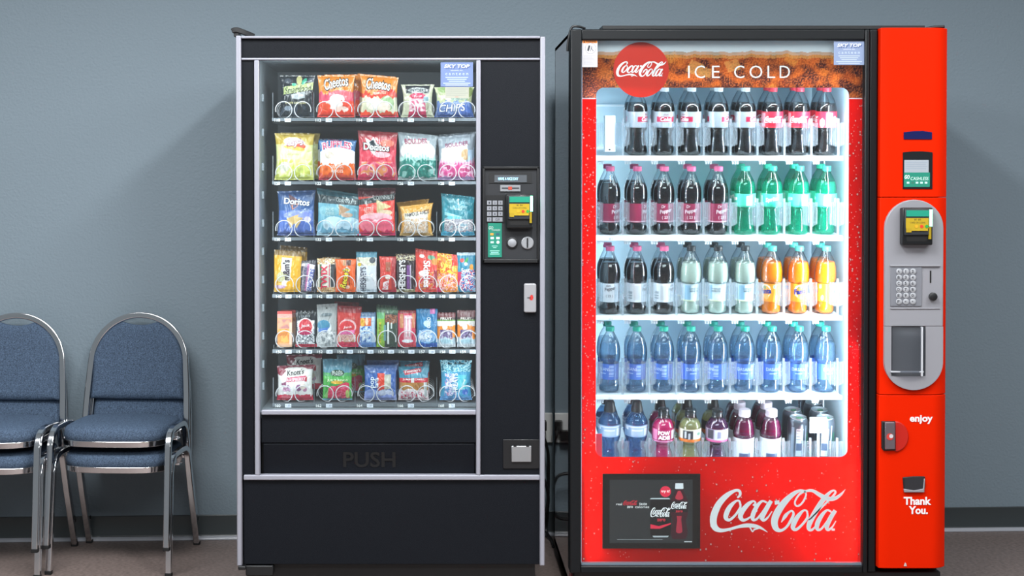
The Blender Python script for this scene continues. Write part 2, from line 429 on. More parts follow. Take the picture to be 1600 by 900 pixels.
mb = MB(); mb.box(.30, .392, yw-.05, yw-.014, zc-.02, zc+.016); mb.tube([(.34, yw-.045, zc), (.33, yw-.08, zc-.05), (.32, yw-.09, .28), (.33, yw-.09, .262)], .006); P = crom([(.33, yw-.09, .26), (.40, yw-.085, .25), (.425, yw-.085, .20), (.428, yw-.085, .14), (.405, yw-.085, .09), (.34, yw-.08, .075), (.30, yw-.08, .03), (.26, yw-.09, .006)], 6)
mb.tube(P, .006)
tag(mb.build('power_cord', m_blk), 'looped black cord curling out low from behind the snack machine', 'cord')
# ------------------------------------------------------------------ snack machine
m_pan = mat('black_panel', '#0c1017', .55, bump=(520, .35, 2), spec=.2)
m_alu = mat('satin_aluminium', '#9c9da8', .42, metal=.2, spec=.5)
m_dk = mat('black_plastic', '#17181a', .45)
m_int = mat('snack_liner', '#6d757b', .65, bump=(200, .2))
m_tray = mat('tray_metal', '#6a7178', .45, metal=.2)
m_pane = clear('front_pane', '#f4f8f8', .85, .015, .018, '#e8f0f4')  # milky share stands in for the reflected veil over the glass
SX0, SX1 = FX(369), FX(851.7)
snack = thing('snack_vending_machine', 'black snack vending machine with silver trim and a glass front, next to the chairs', 'vending machine', ((SX0+SX1)/2, .4, 0))
D = .66                                   # depth of the cabinet
gx0, gx1, gz1, gz0 = FX(405), FX(744), FZ(93), FZ(644)
ix0 = FX(404); ix1 = FX(841); iz0 = FZ(646); iz1 = FZ(92)
zt, zb = FZ(56), FZ(884)
# cabinet shell
mb = MB()
mb.box(SX0, SX0+.012, .02, D, zb, zt); mb.box(SX1-.012, SX1, .02, D, zb, zt); mb.box(SX0, SX1, .02, D, zt-.012, zt)
mb.box(SX0, SX1, D-.012, D, zb, zt); mb.box(SX0, SX1, .02, D, zb, zb+.02)
mb.build('cabinet', m_dk, snack)
# inside
mb = MB(); mb.box(ix0-.02, ix0, .03, D-.03, iz0, iz1); mb.box(ix1, ix1+.015, .03, D-.03, iz0, iz1); mb.box(ix0, ix1, D-.06, D-.03, iz0, iz1)
mb.box(ix0, ix1, .03, D-.03, iz1, iz1+.015); mb.box(ix0, ix1, .03, D-.03, iz0-.02, iz0)
for py in (150, 205, 260, 305, 350, 395, 440, 485, 530, 575, 610):   # shelf rails on the side wall
    z = FZ(py); mb.box(ix0, ix0+.006, .10, .115, z-.012, z+.012)
mb.build('liner', m_int, snack)
# door panels
def panel(name, a, b, c, d, y0=0, y1=.018, m=m_pan, bev=.002, label=None):
    return tag(MB().pbox(a, b, c, d, y0, y1).build(name, m, snack, bevel=bev), label)
panel('header_panel', 377, 844, 60, 90); panel('door_panel', 377, 397, 94, 743); panel('door_panel', 751, 844, 94, 743)
panel('lower_panel', 380, 844, 750, 882)
panel('hopper_panel', 408, 744, 648, 692, .004)
fl = MB(); y0 = .016
fl.add([(FX(411, .004), .004, FZ(693.5, .004)), (FX(742, .004), .004, FZ(693.5, .004)), (FX(742, .02), .02, FZ(741, .02)), (FX(411, .02), .02, FZ(741, .02)),
        (FX(411), .03, FZ(693.5)), (FX(742), .03, FZ(693.5)), (FX(742), .035, FZ(741)), (FX(411), .035, FZ(741))],
       [(0, 3, 2, 1), (4, 5, 6, 7), (0, 1, 5, 4), (1, 2, 6, 5), (2, 3, 7, 6), (3, 0, 4, 7)])
fo = fl.build('delivery_flap', m_pan, snack, bevel=.002)
mb = MB(); put_text(mb, 'PUSH', 577, 718, 82, 25, lambda px, py: (FX(px, .012), .0105+(py-718)*.00034, FZ(py, .012)), '#000000', bold=.02)
tag(mb.build('embossed_word', mat('flap_emboss', '#07080a', .6), fo), 'embossed black word')
panel('flap_recess', 408, 744, 692, 743, .04, .05, m_dk)
# aluminium trims
def trim(a, b, c, d, y0=-.014, y1=.02):
    MB().pbox(a, b, c, d, y0, y1).build('trim', m_alu, snack, bevel=.003)
trim(369.3, 377.2, 55.5, 884.5); trim(843.8, 851.7, 57, 884)
trim(377, 844, 56, 60); trim(377, 844, 90.3, 94, -.008); trim(397.5, 405.5, 94, 743, -.010); trim(744, 751, 94, 743, -.010)
trim(408, 744, 641, 648.5, -.008); trim(380, 844, 742.5, 750.5, -.010)
MB().pbox(405.5, 744, 94, 641, .002, .007).build('glass_pane', m_pane, snack)
# feet and base
mb = MB(); mb.box(SX0+.03, SX1-.03, .03, .06, .02, zb); mb.build('kick_plate', m_dk, snack)
for X in (SX0+.045, SX1-.045):
    for Y in (.06, .72):
        mb = MB(); mb.lathe([(.028, 0), (.028, .012), (.014, .02), (.014, zb)], 20, X, Y); mb.build('leg', m_dk, snack)
mb = MB(); mb.pbox(371, 383, 885, 891, -.02, .06); mb.pbox(383, 426, 884, 900, -.005, .05); mb.build('foot_bracket', m_dk, snack, bevel=.003)
mb = MB(); P = crom([(FX(364), -.006, FZ(49)), (FX(371), -.008, FZ(47)), (FX(383), 0, FZ(51)), (FX(396), .02, FZ(56))], 5)
mb.sweep(P, [(.008, -.006), (.008, .006), (-.008, .006), (-.008, -.006)], ref=(0, 0, 1)); mb.pbox(366, 374, 48, 57, -.008, .05)
mb.build('hinge_arm', m_dk, snack, bevel=.002)
# ---- trays
LIPS = [(184.5, 191), (283.3, 290), (370.8, 377.6), (459.5, 467), (545.8, 553.5), (630, 637.5)]
TY = .125; RINGY = .142
tray_top = [FZ(a, TY) for a, b in LIPS]
NUMS = [[118, 112, 114, 116, 110], [120, 122, 124, 126, 128], [130, 132, 134, 136, 138], list(range(140, 150)), list(range(150, 160)), [160, 162, 164, 166, 168]]
NUMS[0] = [110, 112, 114, 116, 118]
m_coil = mat('coil_wire', '#d4d4d8', .3, metal=.25)
m_tag = printed('price_print', .5)
def coil_mesh(R, sgn, pitch, turns=6):
    r = .0016; P = []
    for k in range(turns):
        for i in range(27):
            a = math.radians(-62+i*304/26) if k or i else math.radians(-62)
            if k == 0 and i > 24: pass
            P.append((sgn*R*math.cos(a), k*pitch, R*math.sin(a)))
        for i in range(1, 7):
            a = math.radians(242+i*56/7); P.append((sgn*R*math.cos(a), k*pitch+pitch*(i/7)**1.0, R*math.sin(a)))
    mb = MB(); mb.tube(P[4:], r, 6); return mb
protos = {}
def add_coil(tray, X, Z, R, sgn, pitch):
    k = (round(R, 5), sgn, pitch)
    if k not in protos:
        o = coil_mesh(R, sgn, pitch).build('coil', m_coil, None, sharp=80); o.parent = tray
        protos[k] = o
    else:
        o = protos[k].copy(); COL.objects.link(o); o.parent = tray
    o.location = Vector((X, RINGY, Z))-world_loc(tray)
PITCHES = [.052, .052, .052, .036, .036, .052]
for r, (la, lb) in enumerate(LIPS):
    zt_ = tray_top[r]; zb_ = FZ(lb, TY); x0 = FX(425.5, TY); x1 = FX(760, TY)
    mb = MB(); mb.box(x0, x1, TY, TY+.004, zb_, zt_); mb.box(x0, x1, TY, .52, zb_, zb_+.004); mb.box(x0, x1, TY+.004, .52, zt_-.006, zt_-.003)
    many = r in (3, 4); n = 10 if many else 5
    step = 32.0 if many else 64.0; sx = 427.5 if many else 426.5
    for k in range(n+1):
        if not many: X = FX(sx+step*k, TY); mb.box(X-.0008, X+.0008, TY+.004, TY+.011, zt_-.004, zt_+S(40, TY))
        else: X = FX(sx+step*k, TY); mb.box(X-.0005, X+.0005, TY+.004, TY+.011, zt_-.004, zt_+S(7, TY))
    tray = mb.build('tray', m_tray, snack, loc=((x0+x1)/2, TY, zt_))
    for k in range(n):
        c = sx+step*k
        mb = MB(); P = onplane(TY-.0004); yc = (la+lb)/2
        nx, px_ = (8.2, 23.2) if many else (7.3, 23.5)
        put_text(mb, str(NUMS[r][k]), c+nx, yc+.1, 8.4, 4.6, lambda a, b: P(a, b), '#f2f2f2', .012)
        pw = 9.6
        a, b, cc, d = c+px_-pw/2, c+px_+pw/2, yc-2.8, yc+2.8
        mb.add([P(a, d), P(b, d), P(b, cc), P(a, cc)], [(0, 1, 2, 3)], '#dfe4ee')
        Q = onplane(TY-.0008)
        put_text(mb, '1.00' if many else '1.50', c+px_, yc, 6.6, 3.2, lambda a_, b_: Q(a_, b_), '#6c7c99', .005)
        mb.build('price_tag', m_tag, tray, ink=True)
    if many:
        for k in range(10):
            R = S(14.0, RINGY); add_coil(tray, FX(sx+step*k+17, RINGY), zt_+R+.0005, R, 1, PITCHES[r])
    else:
        for k in range(5):
            R = S(12.9, RINGY)
            add_coil(tray, FX(sx+step*k+17.3, RINGY), zt_+R+.0005, R, -1, PITCHES[r])
            add_coil(tray, FX(sx+step*k+46.8, RINGY), zt_+R+.0005, R, 1, PITCHES[r])
# lamps inside the snack machine: a tube above the glass and one behind each post
zc_ = (FZ(97)+FZ(640))/2; zl_ = FZ(97)-FZ(640)
strip_light('tube_light', (FX(575), .035, FZ(97)), (0, .75, -.66), (1, 0, 0), .62, .02, 1.0, (.93, .97, 1), snack)
strip_light('tube_light', (FX(407), .03, zc_), (.7, .7, 0), (0, 0, 1), zl_, .02, 1.65, (.90, .95, 1), snack)
strip_light('tube_light', (FX(745), .03, zc_), (-.7, .7, 0), (0, 0, 1), zl_, .02, 1.65, (.90, .95, 1), snack)
# ---- control panel
m_film = printed('print_gloss', .35)
m_ink = printed('print_matt', .55)
mb = MB(); a, b, c, d = 754, 842.5, 260, 411
for q in ((a, b, c, c+4), (a, b, d-6, d), (a, a+3.5, c, d), (b-3.5, b, c, d)): mb.pbox(*q, -.012, .004)
cp = mb.build('control_panel', m_dk, snack, bevel=.002)
MB().pbox(a+2, b-2, c+2, d-3, -.003, .006).build('face_plate', mat('control_face', '#24262a', .5), cp)
mb = MB(); mb.pbox(764, 831, 270, 286, -.006, 0, '#1a1b1d'); mb.pbox(772.5, 823, 273.5, 285, -.008, 0, '#4a4f55'); P = onplane(-.0085)
mb.build('display_window', m_ink, cp, ink=True)
mb = MB(); put_text(mb, 'HAVE A NICE DAY', 794, 279.3, 31, 4.4, lambda x, y: P(x, y), '#ffffff', .004)
tag(mb.build('lit_message', mat('display_lit', '#8fd8ff', .5, emit=('#a8e4ff', 2.2)), cp), 'pale blue lit display text')
mb = MB(); mb.pbox(781.5, 813, 289, 299, -.007, 0, '#85878b'); mb.pbox(784, 811, 293, 295, -.0075, 0, '#33353a'); mb.pbox(794, 800, 291.5, 296.5, -.008, 0, '#b0402f')
tag(mb.build('card_slot', m_ink, cp, ink=True), 'small silver plate with a slot')
mb = MB()
MB().pbox(759, 788.5, 305, 348, -.005, 0).build('keypad_plate', m_dk, cp)
for j in range(4):
    for i in range(3):
        if j == 3 and i == 2: continue
        x0 = 761+i*8.7; y0 = 313.5+j*8.7; wd = 6.8 if not (j == 3 and i == 1) else 15.4
        k = MB(); k.pbox(x0, x0+wd, y0, y0+6.6, -.009, -.004, '#8c8f96')
        lab = ['1', '2', '3', '4', '5', '6', '7', '8', '9', '0', 'CLR'][j*3+i]
        put_text(k, lab, x0+wd/2, y0+3.3, 1.9 if len(lab) == 1 else 7, 3.4, lambda x, y: onplane(-.0094)(x, y), '#30343c', .02)
        k.build('key', m_ink, cp, ink=True)
def card_reader(root, x0, y0, wd, ht, yb, flip=1):
    """black reader block: teal screen, yellow decal, slot, green lit edge; x0,y0 top left pixel"""
    r = MB().pbox(x0, x0+wd, y0, y0+ht, yb-.03, yb).build('card_reader', mat('reader_black', '#101113', .35), root, bevel=.004)
    px = lambda u: x0+u*wd
    py = lambda v: y0+v*ht
    f = yb-.0302
    MB().pbox(px(.08), px(.93), py(.04), py(.74), yb-.036, yb-.028).build('reader_nose', mat('reader_nose', '#2a2d31', .4), r, bevel=.003)
    MB().pbox(px(.13), px(.87), py(.07), py(.235), yb-.038, yb-.03).build('reader_screen', mat('reader_screen', '#1f7a66', .35, emit=('#20b590', .3)), r)
    mb = MB(); g = yb-.0385
    mb.pbox(px(.12), px(.86), py(.28), py(.55), g, yb-.03, '#b39612'); mb.pbox(px(.13), px(.30), py(.55), py(.66), g, yb-.03, '#a88c10'); mb.pbox(px(.30), px(.84), py(.55), py(.62), g, yb-.03, '#b39612')
    Q = onplane(g-.0003)
    put_text(mb, '$1 $5', px(.50), py(.32), wd*.22, ht*.05, lambda x, y: Q(x, y), '#4a4310', .01)
    put_text(mb, 'CARD OR COINS', px(.50), py(.40), wd*.5, ht*.045, lambda x, y: Q(x, y), '#5a5214', .0)
    for u, c in ((.46, '#d8a01c'), (.63, '#d83a1c'), (.80, '#2c9a3c')):
        mb.prism([(FX(px(u)+wd*.055*math.cos(t*.5236), g), FZ(py(.50)+wd*.055*math.sin(t*.5236), g)) for t in range(12)], g-.001, g, c)
    mb.build('reader_decal', m_ink, r, ink=True)
    MB().pbox(px(.14), px(.84), py(.745), py(.90), yb-.0305, yb-.028).build('reader_slot', mat('slot_dark', '#050506', .6), r)
    mb = MB(); mb.pbox(px(.89), px(.985), py(.05), py(.50), yb-.037, yb-.029)
    tag(mb.build('status_light', mat('status_green', '#8cffd0', .3, emit=('#6dffc0', 6.0)), r), 'glowing green light bar')
    MB().pbox(px(.87), px(.95), py(.52), py(.84), yb-.037, yb-.029).build('reader_edge', mat('reader_yellow', '#9c8412', .4), r)
    return r
card_reader(cp, 790.5, 303.5, 42.5, 53.5, -.004)
mb = MB(); mb.pbox(762.5, 784, 348.5, 402, -.0055, 0, '#15806a'); P = onplane(-.006); pp = lambda x, y: P(x, y)
put_text(mb, 'GO', 767, 356, 7, 5, pp, '#b4c8c2', .02, .2); put_text(mb, 'CASHLESS', 775, 359.5, 13, 3, pp, '#b4c8c2', .005, .2)
for i, (x, y, c) in enumerate(((768.5, 366, '#e09a3c'), (777.5, 366, '#2f5a6c'), (769, 372, '#cfeee6'), (778, 372, '#e8f2f0'), (769, 378.5, '#b4c8c2'))):
    mb.pbox(x-2.6, x+2.6, y-1.6, y+1.6, -.0062, -.005, c)
mb.prism(disc_pts(778, 378.5, 2.4, -.0062, 14), -.0062, -.005, '#e8f2f0')
for y, wd in ((384.5, 9), (387, 5), (392, 15), (394.5, 12), (397, 15)): mb.pbox(773-wd/2, 773+wd/2, y-.5, y+.5, -.0062, -.005, '#a4e0d2')
tag(mb.build('payment_sticker', m_ink, cp, ink=True), 'teal green payment sticker')
y = -.004
mb = MB(); z = FZ(379.5, y); mb.lathe([(S(9), 0), (S(9), .003), (S(7.6), .004)], 32, FX(800, y), y, z, ax='y'); mb.build('button_ring', m_dk, cp)
mb = MB(); mb.lathe([(S(6.6), 0), (S(6.6), .006), (S(5.2), .008), (0, .0085)], 32, FX(800, y), y, z, ax='y'); tag(mb.build('push_button', mat('button_grey', '#8f9196', .4), cp), 'round grey push button')
mb = MB(); mb.lathe([(S(9.8), 0), (S(9.8), .004), (S(8.6), .006), (0, .006)], 32, FX(824, y), y, z, ax='y'); kn = tag(mb.build('coin_knob', mat('knob_grey', '#a6a8ac', .35, metal=.4), cp), 'round silver coin knob')
MB().pbox(823, 825.2, 372, 387, y-.008, y-.005).build('coin_slot', m_dk, kn)
# lock handle and coin return
mb = MB(); mb.prism(rrect(818.8, 838, 443, 488.5, 3, -.012), -.014, .002); lk = tag(mb.build('lock_handle', mat('handle_grey', '#98989c', .35), snack, bevel=.003), 'light grey lock handle')
mb = MB(); g = -.0145; mb.prism([(FX(x, g), FZ(y_, g)) for x, y_ in ((827, 466), (829, 461.5), (832, 460.5), (833.5, 465), (831.5, 469.5), (828, 468.5))], g, g+.002, '#c4302c'); mb.pbox(824, 829.5, 464.6, 466, g-.0004, g+.002, '#3a3a3c')
mb.build('lock_emblem', m_ink, lk, ink=True)
mb = MB(); mb.pbox(786, 843.5, 686.5, 732.5, -.004, .004); cr = mb.build('coin_return', mat('return_black', '#1b1c1e', .35), snack, bevel=.002)
tag(MB().pbox(799.5, 830.5, 697, 722, -.010, -.002).build('return_flap', mat('brushed', '#a5a7aa', .38, metal=.6, bump=(30, .1)), cr, bevel=.002), 'brushed metal flap')
mb = MB(); mb.pbox(802.5, 807, 695.6, 698, -.0108, -.002); mb.pbox(822.5, 827, 695.6, 698, -.0108, -.002); mb.build('hinge', m_dk, cr)
# stickers on the glass
def sky_sticker(root, x0, x1, y0, y1, yy, c0='#6c80ac'):
    mb = MB(); mb.pbox(x0, x1, y0, y1, yy, yy+.0005, c0); W, H = x1-x0, y1-y0; cx = (x0+x1)/2
    P = onplane(yy-.0003); p1 = lambda x, y: P(x, y); Q = onplane(yy-.0006); p2 = lambda x, y: Q(x, y)
    put_text(mb, 'SKY TOP', cx+W*.03, y0+H*.215, W*.78, H*.15, p1, '#4d5f8e', .03, .3); put_text(mb, 'SKY TOP', cx, y0+H*.165, W*.78, H*.14, p2, '#e9eef8', .02, .2)
    put_text(mb, 'VENDING, INC.', cx, y0+H*.345, W*.4, H*.045, p1, '#e2e8f4', .004)
    put_text(mb, 'canteen', cx, y0+H*.48, W*.7, H*.10, p1, '#c2d0ea', .0, 0, space=1.5)
    for k, (v, ww) in enumerate(((.62, .70), (.70, .6), (.78, .5), (.86, .84), (.93, .7))): mb.pbox(cx-W*ww/2, cx+W*ww/2, y0+H*(v-.012), y0+H*(v+.012), yy-.0003, yy, '#c8d4ec')
    return tag(mb.build('service_sticker', m_ink, root, ink=True), 'pale blue service sticker on the glass')
sky_sticker(snack, 688.5, 739, 97, 135.5, .0012)
mb = MB(); mb.pbox(695.5, 732.5, 136, 153.5, .0012, .0018, '#a9aa9c')
for k in range(4): mb.pbox(697, 731-(k % 2)*3, 138.5+k*3.2, 139.5+k*3.2, .0009, .0012, '#8f9a92')
mb.pbox(711, 716, 151, 152, .0009, .0012, '#b07a70')
tag(mb.build('notice_sticker', m_ink, snack, ink=True), 'small cream notice sticker on the glass')
# ------------------------------------------------------------------ snacks
m_bag = printed('snack_film', .25, coat=.3, spec=.5)
m_box = printed('snack_card', .5)
def inpoly(x, y, P):
    r = False; j = len(P)-1
    for i in range(len(P)):
        if (P[i][1] > y) != (P[j][1] > y) and x < (P[j][0]-P[i][0])*(y-P[i][1])/(P[j][1]-P[i][1])+P[i][0]: r = not r
        j = i
    return r
def mixc(a, b, t): return tuple(p+(q-p)*t for p, q in zip(a, b))
def paint(ops, x, y):
    c = (.5, .5, .5)
    for o in ops:
        k = o[0]
        if k == 'b':
            if o[1] <= y <= o[2]: c = lin(o[3])
        elif k == 'g':
            if o[1] <= y <= o[2]: c = mixc(lin(o[3]), lin(o[4]), (y-o[1])/(o[2]-o[1]))
        elif k == 'e':
            a = math.radians(o[6]) if len(o) > 6 else 0; dx, dy = x-o[1], y-o[2]
            dx, dy = dx*math.cos(a)+dy*math.sin(a), -dx*math.sin(a)+dy*math.cos(a)
            if (dx/o[3])**2+(dy/o[4])**2 < 1: c = lin(o[5])
        elif k == 'o':      # ring
            q = math.hypot((x-o[1])/o[3], (y-o[2])/o[4])
            if 1-o[6] < q < 1: c = lin(o[5])
        elif k == 'p':
            if inpoly(x, y, o[1]): c = lin(o[2])
        elif k == 'r':
            if o[1] <= x <= o[2] and o[3] <= y <= o[4]: c = lin(o[5])
        elif k == 'w':
            if y > o[1]+o[2]*math.sin(x*.35)+o[2]*.6*math.sin(x*.9+1): c = lin(o[3])
        elif k == 'f':      # fir tree edge
            if y > o[1]-o[2]*abs(math.sin(x*.62))*(.6+.4*math.sin(x*.23)): c = lin(o[3])
        elif k == 'm':
            if o[1] <= x <= o[3] and o[2] <= y <= o[4]:
                n = noise.noise(Vector((x/o[6], y/o[6], o[7] if len(o) > 7 else .3)))
                L = len(o[5]); i = max(0, min(L-1, int((n*1.1+.5)*L)))
                if o[5][i]: c = lin(o[5][i])
    return c
SNACKS = []
def snack_bag(name, row, x0, x1, yt, yb, label, ops, thick=.034, skew=0, lean=.06, flare=.10, wr=1.0, kind='bag', group=None, bottom=0):
    pitch = PITCHES[row]; yc = RINGY+pitch*.5-.0005; t = min(thick, pitch-.010)
    yp = yc-t*.5; z0 = tray_top[row]+.0048
    Wd = S(x1-x0, yp); H = FZ(yt, yp)-z0; X = FX((x0+x1)/2, yp)
    seed = len(SNACKS)*3.7
    sk = S(skew, yp)
    def surf(u, v, side, off=0):
        s = 2*u-1
        if kind == 'box':
            e = 0 if (abs(s) > .999 or v < .001 or v > .999) else 1
            return (X+s*Wd/2, yc-side*t/2+lean*v*H, z0+v*H)
        wf = 1-flare*math.sin(math.pi*min(1, max(0, v)))**.7
        d = (max(0, 1-abs(s)**2.6))**.6*(max(0, math.sin(math.pi*max(0, min(1, (v-.03)/.93))**.80)))**.62
        d = t/2*d+.0006
        q = Vector((s*2.1, v*2.6, seed+side)); n1 = noise.noise(q*1.4); n2 = noise.noise(q*3.3+Vector((5, 1, 2)))
        edge = min(1, d/(t*.3))
        fold = .0026*n1+.0020*n2 - .0016*max(0, 1-abs(noise.noise(q*1.1+Vector((9, 4, 7))))*9)
        pl = .0011*math.sin(s*17+seed)*(math.exp(-max(0, v-.04)/.09)+math.exp(-max(0, .95-v)/.07))
        d += wr*(fold*edge+pl*min(1, (1-abs(s))*4))*(1 if kind == 'bag' else .6)
        zz = z0+v*H+sk*(s/2)*v*v+.0012*wr*noise.noise(Vector((s*3, seed, 1)))*(v > .9)
        return (X+s*Wd/2*wf, yc-side*d+lean*v*H-(off if side > 0 else 0), zz)
    pt = [o for o in ops if o[0] != 't']
    def ink(u, v): return paint(pt, x0+u*(x1-x0), yb-v*(yb-yt))
    nu = max(14, int((x1-x0)/.72)); nv = max(20, int((yb-yt)/.72))
    mb = MB()
    mb.grid(nu, nv, lambda u, v: surf(u, v, 1), ink)
    mb.grid(16, 20, lambda u, v: surf(u, v, -1), ink, flip=True)
    if kind == 'box':
        for (a, b) in ((0, 1), (1, 0)):
            mb.grid(1, 20, lambda u, v: surf(a, v, 1-2*u), lambda u, v: ink(a, v))
        mb.grid(1, 1, lambda u, v: surf(v, 1, 1-2*u), lambda u, v: ink(v, 1))
        mb.grid(1, 1, lambda u, v: surf(v, 0, 1-2*u), lambda u, v: ink(v, 0))
    for o in ops:
        if o[0] != 't': continue
        _, s, cx, cy, w, h, col, bold, rot, outl = o[:10]; sh = o[10] if len(o) > 10 else 0; ar = o[11] if len(o) > 11 else 0
        def place(e):
            def f(px, py):
                u = min(.985, max(.015, (px-x0)/(x1-x0))); v = min(.985, max(.015, (yb-py)/(yb-yt)))
                return surf(u, v, 1, e)
            return f
        if outl: put_text(mb, s, cx, cy, w*1.06, h*1.16, place(.0018), outl, bold*.5+.045, sh, rot, arch=ar)
        put_text(mb, s, cx, cy, w, h, place(.0027), col, bold*.5, sh, rot, arch=ar)
    base = (X, yc, tray_top[row]+.0044)
    ob = mb.build(name, m_box if kind == 'box' else m_bag, None, ink=True, loc=base, sharp=60)
    tag(ob, label, 'snack', group or ['snack bags on the top shelf', 'snack bags on the second shelf', 'snack bags on the third shelf', 'bars and sweets on the fourth shelf', 'bars and sweets on the fifth shelf', 'snack bags on the bottom shelf'][row])
    SNACKS.append(ob); return ob
def behind(src, label, dx=0, dz=0, k=1, row=0, rz=0):
    c = src.copy(); COL.objects.link(c); c['label'] = label
    c.location = src.location+Vector((S(dx, .2), PITCHES[row]*k, S(dz, .2))); c.rotation_euler = (0, 0, rz); return c
HI = '#f4f2f0'
# row 1
R = 0
b = snack_bag('popcorn_bag', R, 436, 492, 117, 184, 'black popcorn bag with pale green banner on the top snack shelf',
 [('b',0,999,'#23282e'),('m',436,160,492,184,[None,None,'#39414c'],9),('e',449,126,6,4,'#4d535c'),('e',487,126,5,6,'#565c66'),('p',[(441,136),(461,133),(491,128),(491,140),(468,144),(441,148)],'#bcc98a'),('e',467.5,125,4.6,7.5,'#c3bf86'),('e',459,132,4,2.5,'#3fae8c'),('e',476,127,3,6,'#3fae8c',35),('p',[(454,148),(478,143),(478,153),(466,156),(456,154)],'#a9adaf'),('e',449,170,6,4,'#7d8794'),
  ('t','Smartfood',466,139,46,9.5,'#2c3526',.0,7,None,.25),('t','WHITE CHEDDAR',462,161.5,36,3.2,'#d6cf9a',.02,0,None)], skew=0)
b2 = snack_bag('cheese_puff_bag', R, 495, 555, 117, 184.5, 'orange cheese puff bag with red lower half on the top snack shelf',
 [('b',0,999,'#e2872a'),('w',146,3,'#d9506a'),('e',533,150,20,9,'#e06c78'),('e',527,156,13,8,'#f2e6ea'),('w',160,2,'#e8492f'),('e',522,164,15,8,'#f6e4dc'),('e',534,172,12,5,'#f4d2c6'),('e',508,168,8,6,'#ea5636'),('w',176,2,'#e2402a'),('b',181,190,'#cf3a30'),  # pale ellipses: puffs, and film highlights put into the ink
  ('t','Cheetos',525,130,40,17,'#f4f1ec',.035,12,'#1b1512',.2,2),('t','Crunchy',524,141,20,3.4,'#f6d9b0',.0,5,None,.2)], skew=0)
b3 = snack_bag('cheese_puff_bag', R, 562, 623, 118, 184.5, 'orange cheese puff bag with pale green middle on the top snack shelf',
 [('b',0,999,'#e2862a'),('w',146,3,'#d8402a'),('e',603,146,18,7,'#e0351f',-10),('w',153,2,'#d9d7b8'),('e',606,162,12,12,'#9fb88a'),('e',586,164,16,10,'#f2ecd8'),('e',600,168,12,8,'#f3e3d2'),('w',176,2,'#e24a30'),('b',182,190,'#c8304a'),
  ('t','Cheetos',591,133,40,17,'#f4f1ec',.035,-3,'#1b1512',.2,2),('t','FLAMIN HOT',594,146,22,4,'#f8e2c4',.02,4,None,.2)], skew=-5)
b4 = snack_bag('pretzel_bag', R, 626, 679, 131.5, 185, 'beige pretzel bag with black header box on the top snack shelf',
 [('b',0,999,'#c5c5ab'),('r',632,673,133,146,'#2c3036'),('e',653,141,17,4.6,'#d7dad8'),('e',653,151,15,5.5,'#c92f58'),('r',637,667,155,178,'#d9a4ae'),('m',637,157,667,178,['#c25a78','#e4b8c0','#e9d6d8'],5),('r',637,667,176,190,'#bf3358'),('e',668,156,5,6,'#8fb0b8'),
  ('t',"SNYDER'S",653,141,29,5.5,'#24323c',.02,-1,None),('t','Pieces',653,151,14,4.2,'#f2d0d8',.02,4,None,.2)], flare=.16)
b5 = snack_bag('chip_bag', R, 678, 741.5, 135.5, 185, 'cream and blue chip bag behind stickers at end of top snack shelf',
 [('b',0,999,'#c2c79c'),('e',690,140,8,5,'#9fb878'),('e',736,144,6,8,'#8a9a5a'),('w',160,2,'#5d7ab8'),('e',705,171,19,10,'#7f98c8'),('e',728,174,12,8,'#4f6fb8'),('w',179,2,'#46609f'),('e',712,152,22,6,'#d8dac8'),
  ('t','TAVERN STYLE',719,155.5,30,4,'#2e8f86',.015,2,None),('t','CHIPS',706,170,46,12,'#f2f4f8',.02,3,'#4a66a8',.15)], flare=.14)
behind(b2, 'second orange cheese puff bag peeking out behind the red bottomed one', 9, 3, 1, 0)
behind(b3, 'second cheese puff bag hidden behind the pale green middled one', -5, 3, 1, 0)
# row 2
R = 1
b1 = snack_bag('chip_bag', R, 428, 491, 208.5, 283, 'yellow green chip bag with gold top on the second snack shelf',
 [('g',0,226,'#b3a058','#c0a345'),('b',226,999,'#d3d58c'),('w',228,2,'#dcdd9c'),('e',460,223,18,8,'#ece8d6',8),('e',470,229,9,5,'#d2482e'),('e',460,232,18,3.4,'#d9a63c',8),('m',430,250,490,283,['#c3c75a','#d4d884','#dfe2a8','#b7bd4c'],13),('e',443,262,9,8,'#c9c4b2'),('e',472,264,13,8,'#cfd672'),('w',277,1.5,'#c8cc62'),
  ('t','Lay\'s',461,224,27,13,'#ecdce6',.03,3,'#8c2f56',.2),('t','dill pickle',458,242,20,4,'#7c8a58',.0,0,None,.2)], skew=-2)
b2 = snack_bag('chip_bag', R, 497, 557, 219, 283, 'ridged chip bag with blue top and orange bottom on second shelf',
 [('b',0,999,'#3f6a9c'),('e',527,244,34,13,'#dfe8ee'),('w',240,2,'#e8edf0'),('e',513,243,8,6,'#cbbcae'),('e',535,242,14,5,'#f0ead8'),('w',258,2,'#ee6c2c'),('e',520,266,10,5,'#f27a34'),('w',274,2,'#d8503a'),('b',280,300,'#c2384a'),
  ('t','RUFFLES',526,229,47,11,'#c93a68',.04,0,'#f2e4ea',0,4),('t','ORIGINAL',527,262,24,5,'#f8dccb',.02,0,None),('t','RIDGES',527,269,20,5,'#f8dccb',.02,0,None)])
b3 = snack_bag('tortilla_chip_bag', R, 558, 622, 205, 284, 'red tortilla chip bag with white triangle logo on second shelf',
 [('b',0,999,'#b8333f'),('g',0,214,'#6e2a34','#a8303c'),('e',606,224,12,6,'#e0705c'),('w',232,2,'#cf3c50'),('p',[(569,216),(579,221),(583,214),(592,231),(583,243),(574,233)],'#f2eef0'),('p',[(575,224),(583,218),(589,230),(583,238)],'#28303a'),('e',598,243,14,5,'#e6a8b0'),('m',562,255,620,280,['#d0425c','#e0788a','#e8935a','#f0b0a8','#c23450'],11),('w',276,2,'#c02f50'),
  ('t','Doritos',588,231,44,11,'#f6f4f4',.04,-3,'#23262e')], skew=-4)
